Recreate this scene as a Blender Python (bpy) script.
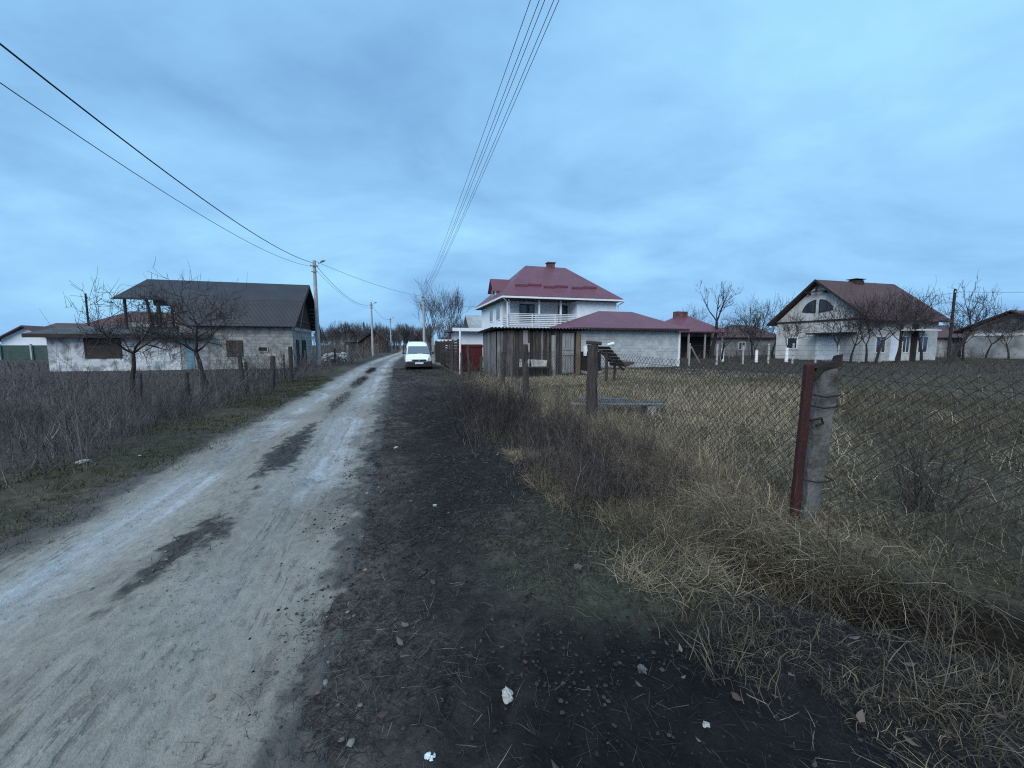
import bpy, bmesh, math, random
import numpy as np
from mathutils import Vector, Matrix
R = math.radians
scene = bpy.context.scene
for o in list(bpy.data.objects): bpy.data.objects.remove(o)
col = scene.collection

# ------------------------------------------------------------------ camera
EYE = 1.65
cd = bpy.data.cameras.new('camera'); cam = bpy.data.objects.new('camera', cd); col.objects.link(cam)
cam.location = (0, 0, EYE); cam.rotation_euler = (R(90 - 5.57), 0, 0)
cd.sensor_width = 36; cd.lens = 400 / 1024 * 36; cd.clip_start = 0.05; cd.clip_end = 5000
scene.camera = cam

# ------------------------------------------------------------------ sky, sun, exposure
SUN_EL, SUN_AZ = 34, 205         # azimuth the light comes from, degrees clockwise from +Y
w = bpy.data.worlds.new('World'); scene.world = w; w.use_nodes = True
nt = w.node_tree; nt.nodes.clear()
def N(t, **k):
    n = nt.nodes.new(t)
    for a, b in k.items(): setattr(n, a, b)
    return n
L = lambda a, b: nt.links.new(a, b)
out = N('ShaderNodeOutputWorld')
sky = N('ShaderNodeTexSky', sky_type='NISHITA', sun_disc=False)
sky.sun_elevation = R(SUN_EL); sky.sun_rotation = R(SUN_AZ)
bg1 = N('ShaderNodeBackground'); bg1.inputs['Strength'].default_value = 0.06
L(sky.outputs[0], bg1.inputs['Color'])
tc = N('ShaderNodeTexCoord'); sep = N('ShaderNodeSeparateXYZ'); L(tc.outputs['Generated'], sep.inputs[0])
def M(op, a, b=None, clamp=False):
    n = N('ShaderNodeMath', operation=op, use_clamp=clamp)
    for i, v in enumerate((a, b)):
        if v is None: continue
        if isinstance(v, (int, float)): n.inputs[i].default_value = v
        else: L(v, n.inputs[i])
    return n.outputs[0]
zc = M('MAXIMUM', sep.outputs['Z'], 0.0)
den = M('ADD', zc, 0.27)
cx = M('DIVIDE', sep.outputs['X'], den); cy = M('DIVIDE', sep.outputs['Y'], den)
cmb = N('ShaderNodeCombineXYZ'); L(cx, cmb.inputs[0]); L(M('MULTIPLY', cy, 1.5), cmb.inputs[1])
n1 = N('ShaderNodeTexNoise'); n1.inputs['Scale'].default_value = 0.9; n1.inputs['Detail'].default_value = 7; n1.inputs['Roughness'].default_value = 0.56
n1.inputs['Distortion'].default_value = 0.35
mp = N('ShaderNodeMapping'); mp.inputs['Rotation'].default_value = (0, 0, R(24)); mp.inputs['Location'].default_value = (6.0, 6.0, 0.4)
L(cmb.outputs[0], mp.inputs[0]); L(mp.outputs[0], n1.inputs['Vector'])
n2 = N('ShaderNodeTexNoise'); n2.inputs['Scale'].default_value = 2.7; n2.inputs['Detail'].default_value = 6; n2.inputs['Roughness'].default_value = 0.58; L(mp.outputs[0], n2.inputs['Vector'])
mixn = M('ADD', M('MULTIPLY', n1.outputs[0], 0.84), M('MULTIPLY', n2.outputs[0], 0.16))
cr = N('ShaderNodeValToRGB'); L(mixn, cr.inputs[0])
e = cr.color_ramp.elements
e[0].position = 0.33; e[0].color = (0.222, 0.47, 0.81, 1)
e[1].position = 0.66; e[1].color = (0.42, 0.83, 1.12, 1)
x = e.new(0.5); x.color = (0.325, 0.655, 1.04, 1)
# an overcast sky is brighter and whiter overhead
ov = N('ShaderNodeMapRange', interpolation_type='SMOOTHSTEP'); L(sep.outputs['Z'], ov.inputs[0])
ov.inputs[1].default_value = 0.58; ov.inputs[2].default_value = 0.95; ov.inputs[3].default_value = 0; ov.inputs[4].default_value = 1
mx = N('ShaderNodeMix', data_type='RGBA'); L(ov.outputs[0], mx.inputs[0]); L(cr.outputs[0], mx.inputs[6]); mx.inputs[7].default_value = (0.66, 0.96, 1.32, 1)
# slightly paler low over the horizon
hz = N('ShaderNodeMapRange', interpolation_type='SMOOTHSTEP'); L(sep.outputs['Z'], hz.inputs[0])
hz.inputs[1].default_value = 0.0; hz.inputs[2].default_value = 0.22; hz.inputs[3].default_value = 0.4; hz.inputs[4].default_value = 0
mx2 = N('ShaderNodeMix', data_type='RGBA'); L(hz.outputs[0], mx2.inputs[0]); L(mx.outputs[2], mx2.inputs[6]); mx2.inputs[7].default_value = (0.27, 0.58, 0.98, 1)
bg2 = N('ShaderNodeBackground'); L(mx2.outputs[2], bg2.inputs['Color']); bg2.inputs['Strength'].default_value = 1.0
ms = N('ShaderNodeMixShader'); ms.inputs[0].default_value = 0.9; L(bg1.outputs[0], ms.inputs[1]); L(bg2.outputs[0], ms.inputs[2]); L(ms.outputs[0], out.inputs[0])

sd = bpy.data.lights.new('sun', 'SUN'); sd.energy = 2.5; sd.angle = R(40); sd.color = (1.0, 0.985, 0.96)
so = bpy.data.objects.new('sun', sd); col.objects.link(so)
az = R(SUN_AZ); el = R(SUN_EL)
sdir = Vector((math.sin(az) * math.cos(el), math.cos(az) * math.cos(el), math.sin(el)))
so.rotation_euler = sdir.to_track_quat('Z', 'Y').to_euler(); so.location = (0, 0, 50)
vs = scene.view_settings; vs.view_transform = 'Standard'; vs.look = 'None'; vs.gamma = 1; vs.exposure = 0.0; vs.use_curve_mapping = False
scene.cycles.use_denoising = False; scene.cycles.pixel_filter_type = 'BLACKMAN_HARRIS'; scene.cycles.filter_width = 1.15
scene.cycles.max_bounces = 5; scene.cycles.diffuse_bounces = 2; scene.cycles.transparent_max_bounces = 8

# ------------------------------------------------------------------ road frame: t to the right of the road, s along it
A = R(15.9); CA, SA = math.cos(A), math.sin(A)
def W(t, s): return t * CA - s * SA, t * SA + s * CA
def TS(x, y): return x * CA + y * SA, -x * SA + y * CA

def _hash(ix, iy, seed):
    h = (ix.astype(np.int64) * 374761393 + iy.astype(np.int64) * 668265263 + seed * 974634777) & 0xffffffff
    h = ((h ^ (h >> 13)) * 1274126177) & 0xffffffff
    h = h ^ (h >> 16)
    return (h & 0xffff) / 65535.0
def vn(x, y, seed=0):
    ix, iy = np.floor(x), np.floor(y); fx, fy = x - ix, y - iy
    fx = fx * fx * (3 - 2 * fx); fy = fy * fy * (3 - 2 * fy)
    a = _hash(ix, iy, seed); b = _hash(ix + 1, iy, seed); c = _hash(ix, iy + 1, seed); d = _hash(ix + 1, iy + 1, seed)
    return (a * (1 - fx) + b * fx) * (1 - fy) + (c * (1 - fx) + d * fx) * fy
def fbm(x, y, sc, seed=0, oct=4):
    x = np.asarray(x, float) / sc; y = np.asarray(y, float) / sc; r = 0; a = 0.5; tot = 0
    for i in range(oct):
        r = r + a * vn(x + 17.3 * i, y - 9.1 * i, seed + i); tot += a; a *= 0.5; x = x * 2.03; y = y * 2.03
    return r / tot
def ss(a, b, x):
    q = np.clip((np.asarray(x, float) - a) / (b - a), 0, 1); return q * q * (3 - 2 * q)
def G(x, c, w): return np.exp(-((x - c) / w) ** 2)

def shift(s): return 3.4 * ss(28, 108, s)
def dcen(s): return 2.48 + 0.95 * np.clip(1.95 - s, 0, 1.0)
def hts(t, s):
    t = np.asarray(t, float); s = np.asarray(s, float); u = t - shift(s)
    near = 1 - ss(30, 90, np.hypot(t, s))
    h = 0.14 * (fbm(t, s, 11, 3) - 0.5)
    inroad = ss(-3.5, -2.9, u) * (1 - ss(-0.6, 0.1, u))
    h = h * (1 - 0.7 * inroad)
    wob = 0.10 * (fbm(s, s * 0, 5, 8) - 0.5)
    rut = G(u + wob, -2.35, 0.26) + G(u + wob, -0.98, 0.26)
    h = h - 0.035 * rut * near + 0.02 * G(u, -1.65, 0.3)
    h = h + 0.03 * (fbm(t * 2.2, s * 0.6, 0.9, 5) - 0.5) * inroad
    # verges
    rough = (1 - inroad)
    h = h + rough * near * (0.10 * (fbm(t, s, 0.8, 21) - 0.5) + 0.05 * (fbm(t, s, 0.17, 22) - 0.5))
    h = h + 0.07 * ss(-3.0, -3.9, u) + 0.05 * ss(0.0, 1.3, u)
    # ditch below the fence bank
    df = (1 - ss(1.9, 2.7, s)) * ss(0.45, 1.0, s)
    h = h - 0.55 * np.exp(-(np.abs((u - dcen(s) + 0.12 * (fbm(s, s * 0, 0.5, 77) - 0.5)) / 0.30) ** 4)) * df
    h = h + 0.02 * G(u, 3.45, 0.42) * (1 - ss(12, 18, s))
    h = h + 0.06 * ss(4.5, 9, u) - 0.09 * G(u, 3.45, 0.6) * G(s, 2.6, 1.1)
    return h
def hw(x, y):
    t, s = TS(x, y); return float(hts(t, s))

def mixc(a, b, f): return a * (1 - f[..., None]) + np.array(b) * f[..., None]
def gcol(t, s):
    t = np.asarray(t, float); s = np.asarray(s, float); u = t - shift(s)
    n1 = fbm(t, s, 1.3, 31); n2 = fbm(t, s, 0.3, 37); n3 = fbm(t, s, 7, 41)
    c = np.zeros(t.shape + (3,)) + np.array((0.022, 0.019, 0.020))           # dark trampled verge soil
    c = mixc(c, (0.055, 0.049, 0.048), ss(0.52, 0.75, n2) * 0.7)
    c = mixc(c, (0.012, 0.011, 0.013), ss(0.50, 0.30, n1) * 0.8)
    c = mixc(c, (0.0075, 0.007, 0.0075), ss(1.25, 0.45, np.hypot((u - 1.0) / 1.05, (s - 1.3) / 0.85) + (n1 - 0.5) * 0.8) * 0.92)   # black burnt soil, deepened further by painted-in lens vignetting
    c = mixc(c, (0.095, 0.086, 0.078), ss(0.55, -0.45, u + (n1 - 0.5) * 0.9 + (n2 - 0.5) * 0.7) * 0.85)
    c = mixc(c, (0.085, 0.076, 0.070), ss(11, 17, s) * ss(0.35, 0.65, fbm(t * 2.2, s, 2.5, 83)) * 0.8 * (1 - ss(2.6, 3.2, u)))
    # moss and short grass on the verge
    g = ss(1.35, 0.5, np.hypot((u - 1.35) / 0.8, (s - 3.1) / 1.1) + (n1 - 0.5) * 1.3)
    c = mixc(c, (0.085, 0.093, 0.062), g * 0.65)
    g2 = ss(0.5, 0.64, fbm(t, s, 2.2, 51)) * ss(1.0, 2.0, u) * (1 - ss(2.6, 3.2, u))
    c = mixc(c, (0.075, 0.078, 0.045), g2 * 0.6)
    c = mixc(c, (0.013, 0.011, 0.010), ss(0.62, 0.38, np.abs(u - dcen(s))) * (1 - ss(2.2, 3, s)))  # ditch cavity shade painted into its soil colour
    # dry field
    f = ss(2.75, 3.3, u + (n1 - 0.5) * 0.5) * (1 - ss(0.62, 0.38, np.abs(u - dcen(s))) * (1 - ss(2.2, 3, s)))
    fc = np.zeros(t.shape + (3,)) + np.array((0.19, 0.165, 0.115))
    fc = mixc(fc, (0.10, 0.088, 0.062), ss(0.40, 0.66, n1))
    fc = mixc(fc, (0.066, 0.059, 0.041), np.maximum(ss(8, 15, u + (n3 - 0.5) * 8), ss(-0.6, 1.6, t - 1.25 * s - 0.4)))  # field wedge to the right: dull grass tone plus painted lens vignetting
    fc = mixc(fc, (0.046, 0.038, 0.034), ss(19, 27, s + 0.35 * u + (n3 - 0.5) * 8) * ss(7, 12, u))
    c = c * (1 - f[..., None]) + fc * f[..., None]
    # left verge and weed field
    l = ss(-2.9, -3.5, u + (n1 - 0.5) * 0.7)
    lc = np.zeros(t.shape + (3,)) + np.array((0.052, 0.050, 0.034))
    lc = mixc(lc, (0.080, 0.070, 0.050), ss(0.48, 0.68, n1))
    lw = ss(-4.0, -5.2, u + (n1 - 0.5) * 1.0)
    lc = mixc(lc, (0.065, 0.056, 0.056), lw)
    c = c * (1 - l[..., None]) + lc * l[..., None]
    # far land: greyed grass
    far = ss(70, 130, np.hypot(t, s))
    c = mixc(c, (0.085, 0.078, 0.060), far * 0.7)
    return c
def rcol(t, s):
    u = t - shift(s); n1 = fbm(t, s, 1.3, 61); n2 = fbm(t, s, 0.22, 63); nl = fbm(u * 9, s * 0.7, 1.2, 65); n5 = fbm(t, s, 0.6, 68); n6 = fbm(t, s, 0.07, 70)
    wob = 0.10 * (fbm(s, s * 0, 5, 8) - 0.5)
    uu = u + wob + 0.16 * (n1 - 0.5)
    c = np.zeros(t.shape + (3,)) + np.array((0.248, 0.228, 0.196))
    tr = np.clip(G(uu, -2.42, 0.24) + G(uu, -1.02, 0.34) * ss(1.5, 7, s), 0, 1)
    c = mixc(c, (0.41, 0.425, 0.435), tr * (0.40 + 0.55 * ss(0.38, 0.62, nl)))
    c = mixc(c, (0.205, 0.184, 0.155), ss(0.5, 0.7, n1) * 0.6)
    c = mixc(c, (0.165, 0.150, 0.132), ss(-1.15, -0.5, u + (n1 - 0.5) * 0.5) * (0.30 + 0.5 * ss(0.4, 0.65, n5)))
    c = mixc(c, (0.15, 0.135, 0.118), G(uu, -0.72, 0.07) * ss(0.42, 0.55, n5) * 0.8)
    c = mixc(c, (0.17, 0.155, 0.14), ss(0.58, 0.72, n2) * ss(0.45, 0.7, n5) * 0.6)
    st_ = fbm(uu * 16, s * 0.55, 1.0, 67); c = mixc(c, (0.15, 0.138, 0.122), ss(0.62, 0.76, st_) * ss(0.45, 0.62, fbm(t, s, 1.1, 69)) * 0.35)
    # dark strip of mud and rotten leaves between the wheel tracks, broken into patches
    dk = np.zeros(t.shape)
    for s0, l0, u0, w0, q0 in ((3.75, 0.75, -1.68, 0.22, 1), (6.9, 1.7, -1.66, 0.24, 1), (12.5, 2.6, -1.6, 0.2, 0.3), (19, 3.5, -1.7, 0.25, 0.25), (27, 3.5, -1.6, 0.25, 0.25), (38, 6, -1.7, 0.3, 0.25)):
        q = np.hypot((s - s0) / l0, (uu - u0) / w0); dk = np.maximum(dk, q0 * ss(1.15, 0.55, q + (n2 - 0.5) * 1.5 + (nl - 0.5) * 1.2 + (n6 - 0.5) * 0.9))
    c = mixc(c, (0.042, 0.038, 0.036), dk * 0.92)
    c = mixc(c, (0.16, 0.15, 0.14), G(uu, -1.66, 0.30) * ss(8, 14, s) * 0.45 * (1 - dk))
    edge = np.maximum(ss(-2.80, -3.06, u + (n1 - 0.5) * 0.4 + (n2 - 0.5) * 0.3), ss(-0.58, -0.40, u + (n1 - 0.5) * 0.5 + (n2 - 0.5) * 0.4 + (n6 - 0.5) * 0.35))
    g = gcol(t, s)
    return c * (1 - edge[..., None]) + g * edge[..., None]

# ------------------------------------------------------------------ materials
def newmat(name):
    m = bpy.data.materials.new(name); m.use_nodes = True
    return m, m.node_tree, m.node_tree.nodes['Principled BSDF']
def pm(name, c1, c2=None, scale=3.0, rough=0.85, bump=0.0, stretch=(1, 1, 1), detail=5, lo=0.35, hi=0.65, metal=0.0, bscale=None, spec=0.3, mask=None):
    """two-tone noise material in object space"""
    m, t, b = newmat(name); nn = t.nodes.new; ln = t.links.new
    b.inputs['Roughness'].default_value = rough; b.inputs['Metallic'].default_value = metal; b.inputs['Specular IOR Level'].default_value = spec
    c2 = c2 or tuple(0.75 * v for v in c1)
    co = nn('ShaderNodeTexCoord'); mp = nn('ShaderNodeMapping'); mp.inputs['Scale'].default_value = stretch; ln(co.outputs['Object'], mp.inputs[0])
    no = nn('ShaderNodeTexNoise'); no.inputs['Scale'].default_value = scale; no.inputs['Detail'].default_value = detail; no.inputs['Roughness'].default_value = 0.62; ln(mp.outputs[0], no.inputs['Vector'])
    cr = nn('ShaderNodeValToRGB'); cr.color_ramp.elements[0].position = lo; cr.color_ramp.elements[1].position = hi
    cr.color_ramp.elements[0].color = (*c1, 1); cr.color_ramp.elements[1].color = (*c2, 1); ln(no.outputs[0], cr.inputs[0]); ln(cr.outputs[0], b.inputs['Base Color'])
    if bump:
        n2 = nn('ShaderNodeTexNoise'); n2.inputs['Scale'].default_value = bscale or scale * 6; n2.inputs['Detail'].default_value = 4; ln(mp.outputs[0], n2.inputs['Vector'])
        bm = nn('ShaderNodeBump'); bm.inputs['Strength'].default_value = bump; bm.inputs['Distance'].default_value = 0.02; ln(n2.outputs[0], bm.inputs['Height']); ln(bm.outputs[0], b.inputs['Normal'])
    return m
def rampmat(name, cols, rough=0.9, attr='rnd', trans=0.0, noise=0.0, nstretch=(1, 1, 1), nscale=4):
    """colour picked per blade, twig or plank by the mesh's own random attribute"""
    m, t, b = newmat(name); nn = t.nodes.new; ln = t.links.new
    b.inputs['Roughness'].default_value = rough; b.inputs['Specular IOR Level'].default_value = 0.2
    a = nn('ShaderNodeAttribute'); a.attribute_name = attr
    cr = nn('ShaderNodeValToRGB'); el = cr.color_ramp.elements
    el[0].position = 0; el[0].color = (*cols[0], 1); el[1].position = 1; el[1].color = (*cols[-1], 1)
    for i, c in enumerate(cols[1:-1]): x = el.new((i + 1) / (len(cols) - 1)); x.color = (*c, 1)
    ln(a.outputs['Fac'], cr.inputs[0]); src = cr.outputs[0]
    if noise:
        co = nn('ShaderNodeTexCoord'); mp = nn('ShaderNodeMapping'); mp.inputs['Scale'].default_value = nstretch; ln(co.outputs['Object'], mp.inputs[0])
        no = nn('ShaderNodeTexNoise'); no.inputs['Scale'].default_value = nscale; no.inputs['Detail'].default_value = 5; ln(mp.outputs[0], no.inputs['Vector'])
        mr = nn('ShaderNodeMapRange'); ln(no.outputs[0], mr.inputs[0]); mr.inputs[1].default_value = 0.3; mr.inputs[2].default_value = 0.7; mr.inputs[3].default_value = 1 - noise; mr.inputs[4].default_value = 1 + noise
        mu = nn('ShaderNodeMix'); mu.data_type = 'RGBA'; mu.blend_type = 'MULTIPLY'; mu.inputs[0].default_value = 1; ln(src, mu.inputs[6])
        cb = nn('ShaderNodeCombineXYZ')
        for i in range(3): ln(mr.outputs[0], cb.inputs[i])
        ln(cb.outputs[0], mu.inputs[7]); src = mu.outputs[2]
    ln(src, b.inputs['Base Color'])
    return m
def blockmat(name, c1, c2, mortar, bw=0.4, bh=0.2, patch=None, bump=0.5):
    """masonry of courses: X+Y along the wall, Z up"""
    m, t, b = newmat(name); nn = t.nodes.new; ln = t.links.new; b.inputs['Roughness'].default_value = 0.9; b.inputs['Specular IOR Level'].default_value = 0.2
    co = nn('ShaderNodeTexCoord'); sp = nn('ShaderNodeSeparateXYZ'); ln(co.outputs['Object'], sp.inputs[0])
    ad = nn('ShaderNodeMath'); ad.operation = 'ADD'; ln(sp.outputs[0], ad.inputs[0]); ln(sp.outputs[1], ad.inputs[1])
    cb = nn('ShaderNodeCombineXYZ'); ln(ad.outputs[0], cb.inputs[0]); ln(sp.outputs[2], cb.inputs[1])
    no = nn('ShaderNodeTexNoise'); no.inputs['Scale'].default_value = 2.2; no.inputs['Detail'].default_value = 6; ln(co.outputs['Object'], no.inputs['Vector'])
    br = nn('ShaderNodeTexBrick'); br.inputs['Scale'].default_value = 1; br.inputs['Brick Width'].default_value = bw; br.inputs['Row Height'].default_value = bh
    br.inputs['Mortar Size'].default_value = 0.018; br.inputs['Mortar Smooth'].default_value = 0.3
    br.inputs['Color1'].default_value = (*c1, 1); br.inputs['Color2'].default_value = (*c2, 1); br.inputs['Mortar'].default_value = (*mortar, 1)
    ln(cb.outputs[0], br.inputs['Vector'])
    mx = nn('ShaderNodeMix'); mx.data_type = 'RGBA'; cr = nn('ShaderNodeValToRGB'); cr.color_ramp.elements[0].position = 0.46; cr.color_ramp.elements[1].position = 0.62
    ln(no.outputs[0], cr.inputs[0]); ln(cr.outputs[0], mx.inputs[0]); ln(br.outputs[0], mx.inputs[6]); mx.inputs[7].default_value = (*(patch or c2), 1)
    ln(mx.outputs[2], b.inputs['Base Color'])
    bm = nn('ShaderNodeBump'); bm.inputs['Strength'].default_value = bump; bm.inputs['Distance'].default_value = 0.03; ln(no.outputs[0], bm.inputs['Height']); ln(bm.outputs[0], b.inputs['Normal'])
    return m
def roofmat(name, c1, c2, rough=0.5, pitch=0.2, courses=0.35, bump=0.8, axis='X', rib=1.0):
    """ribbed sheet-metal roofing pressed in courses"""
    m, t, b = newmat(name); nn = t.nodes.new; ln = t.links.new; b.inputs['Roughness'].default_value = rough; b.inputs['Specular IOR Level'].default_value = 0.35
    co = nn('ShaderNodeTexCoord'); sp = nn('ShaderNodeSeparateXYZ'); ln(co.outputs['Object'], sp.inputs[0])
    ad = nn('ShaderNodeMath'); ad.operation = 'ADD'; ln(sp.outputs[0], ad.inputs[0]); ln(sp.outputs[1], ad.inputs[1])
    def wave(src, per):
        a = nn('ShaderNodeMath'); a.operation = 'MULTIPLY'; ln(src, a.inputs[0]); a.inputs[1].default_value = 2 * math.pi / per
        s = nn('ShaderNodeMath'); s.operation = 'SINE'; ln(a.outputs[0], s.inputs[0]); return s.outputs[0]
    w1 = wave(ad.outputs[0] if axis == 'X' else sp.outputs[1], pitch)
    fr = nn('ShaderNodeMath'); fr.operation = 'DIVIDE'; ln(sp.outputs[2], fr.inputs[0]); fr.inputs[1].default_value = courses
    ff = nn('ShaderNodeMath'); ff.operation = 'FRACT'; ln(fr.outputs[0], ff.inputs[0])
    sm = nn('ShaderNodeMath'); sm.operation = 'MULTIPLY_ADD'; ln(w1, sm.inputs[0]); sm.inputs[1].default_value = rib; ln(ff.outputs[0], sm.inputs[2])
    no = nn('ShaderNodeTexNoise'); no.inputs['Scale'].default_value = 0.9; no.inputs['Detail'].default_value = 6; ln(co.outputs['Object'], no.inputs['Vector'])
    cr = nn('ShaderNodeValToRGB'); cr.color_ramp.elements[0].position = 0.35; cr.color_ramp.elements[1].position = 0.68
    cr.color_ramp.elements[0].color = (*c1, 1); cr.color_ramp.elements[1].color = (*c2, 1); ln(no.outputs[0], cr.inputs[0]); ln(cr.outputs[0], b.inputs['Base Color'])
    bm = nn('ShaderNodeBump'); bm.inputs['Strength'].default_value = bump; bm.inputs['Distance'].default_value = 0.03; ln(sm.outputs[0], bm.inputs['Height']); ln(bm.outputs[0], b.inputs['Normal'])
    return m
def groundmat(name, bump=0.7, rough=0.95, spec=0.15, stretch=(1, 1, 1), scales=((9, 6), (46, 4)), lo=0.62, hi=1.38, streak=False):
    m, t, b = newmat(name); nn = t.nodes.new; ln = t.links.new
    b.inputs['Roughness'].default_value = rough; b.inputs['Specular IOR Level'].default_value = spec
    a = nn('ShaderNodeAttribute'); a.attribute_name = 'soil'
    co = nn('ShaderNodeTexCoord'); mp = nn('ShaderNodeMapping'); mp.inputs['Rotation'].default_value = (0, 0, -A); ln(co.outputs['Object'], mp.inputs[0])
    m2 = nn('ShaderNodeMapping'); m2.inputs['Scale'].default_value = stretch; ln(mp.outputs[0], m2.inputs[0])
    hs = []
    for sc, d in scales:
        no = nn('ShaderNodeTexNoise'); no.inputs['Scale'].default_value = sc; no.inputs['Detail'].default_value = d; no.inputs['Roughness'].default_value = 0.65; ln(m2.outputs[0], no.inputs['Vector']); hs.append(no.outputs[0])
    ad = nn('ShaderNodeMath'); ad.operation = 'MULTIPLY_ADD'; ln(hs[1], ad.inputs[0]); ad.inputs[1].default_value = 0.5; ln(hs[0], ad.inputs[2])
    mr = nn('ShaderNodeMapRange'); ln(ad.outputs[0], mr.inputs[0]); mr.inputs[1].default_value = 0.5; mr.inputs[2].default_value = 1.0; mr.inputs[3].default_value = lo; mr.inputs[4].default_value = hi
    mu = nn('ShaderNodeVectorMath'); mu.operation = 'SCALE'; ln(a.outputs['Color'], mu.inputs[0]); ln(mr.outputs[0], mu.inputs['Scale']); src = mu.outputs[0]
    hsrc = ad.outputs[0]
    if streak:      # tyre tread and dragged mud: fine lines along the road, broken up by a larger noise
        m3 = nn('ShaderNodeMapping'); m3.inputs['Scale'].default_value = (1, 0.10, 1); ln(mp.outputs[0], m3.inputs[0])
        s1 = nn('ShaderNodeTexNoise'); s1.inputs['Scale'].default_value = 22; s1.inputs['Detail'].default_value = 5; s1.inputs['Roughness'].default_value = 0.6; ln(m3.outputs[0], s1.inputs['Vector'])
        s2 = nn('ShaderNodeTexNoise'); s2.inputs['Scale'].default_value = 1.5; s2.inputs['Detail'].default_value = 4; ln(m2.outputs[0], s2.inputs['Vector'])
        s3 = nn('ShaderNodeTexNoise'); s3.inputs['Scale'].default_value = 30; s3.inputs['Detail'].default_value = 3; ln(m2.outputs[0], s3.inputs['Vector'])
        def rng_(x, a0, a1, b0, b1):
            r = nn('ShaderNodeMapRange'); r.interpolation_type = 'SMOOTHSTEP'; ln(x, r.inputs[0])
            for i_, v_ in enumerate((a0, a1, b0, b1)): r.inputs[i_ + 1].default_value = v_
            return r.outputs[0]
        def mul(x, y):
            r = nn('ShaderNodeMath'); r.operation = 'MULTIPLY'; ln(x, r.inputs[0]); ln(y, r.inputs[1]); return r.outputs[0]
        k1 = mul(mul(rng_(s1.outputs[0], 0.50, 0.62, 0, 1), rng_(s2.outputs[0], 0.48, 0.62, 0, 1)), rng_(s3.outputs[0], 0.40, 0.52, 0.25, 1))
        k2 = mul(rng_(s3.outputs[0], 0.60, 0.66, 0, 0.75), rng_(s2.outputs[0], 0.55, 0.42, 0, 1))
        mxk = nn('ShaderNodeMath'); mxk.operation = 'MAXIMUM'; ln(k1, mxk.inputs[0]); ln(k2, mxk.inputs[1])
        fac = rng_(mxk.outputs[0], 0, 1, 1.0, 0.66); m5 = nn('ShaderNodeVectorMath'); m5.operation = 'SCALE'; ln(src, m5.inputs[0]); ln(fac, m5.inputs['Scale']); src = m5.outputs[0]
        sb_ = nn('ShaderNodeMath'); sb_.operation = 'MULTIPLY_ADD'; ln(mxk.outputs[0], sb_.inputs[0]); sb_.inputs[1].default_value = -0.9; ln(hsrc, sb_.inputs[2]); hsrc = sb_.outputs[0]
    ln(src, b.inputs['Base Color'])
    bm = nn('ShaderNodeBump'); bm.inputs['Strength'].default_value = bump; bm.inputs['Distance'].default_value = 0.03; ln(hsrc, bm.inputs['Height']); ln(bm.outputs[0], b.inputs['Normal'])
    return m
def glassmat(name, c=(0.02, 0.025, 0.03), rough=0.08):
    m, t, b = newmat(name); b.inputs['Base Color'].default_value = (*c, 1); b.inputs['Roughness'].default_value = rough; b.inputs['Specular IOR Level'].default_value = 0.6
    return m

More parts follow.
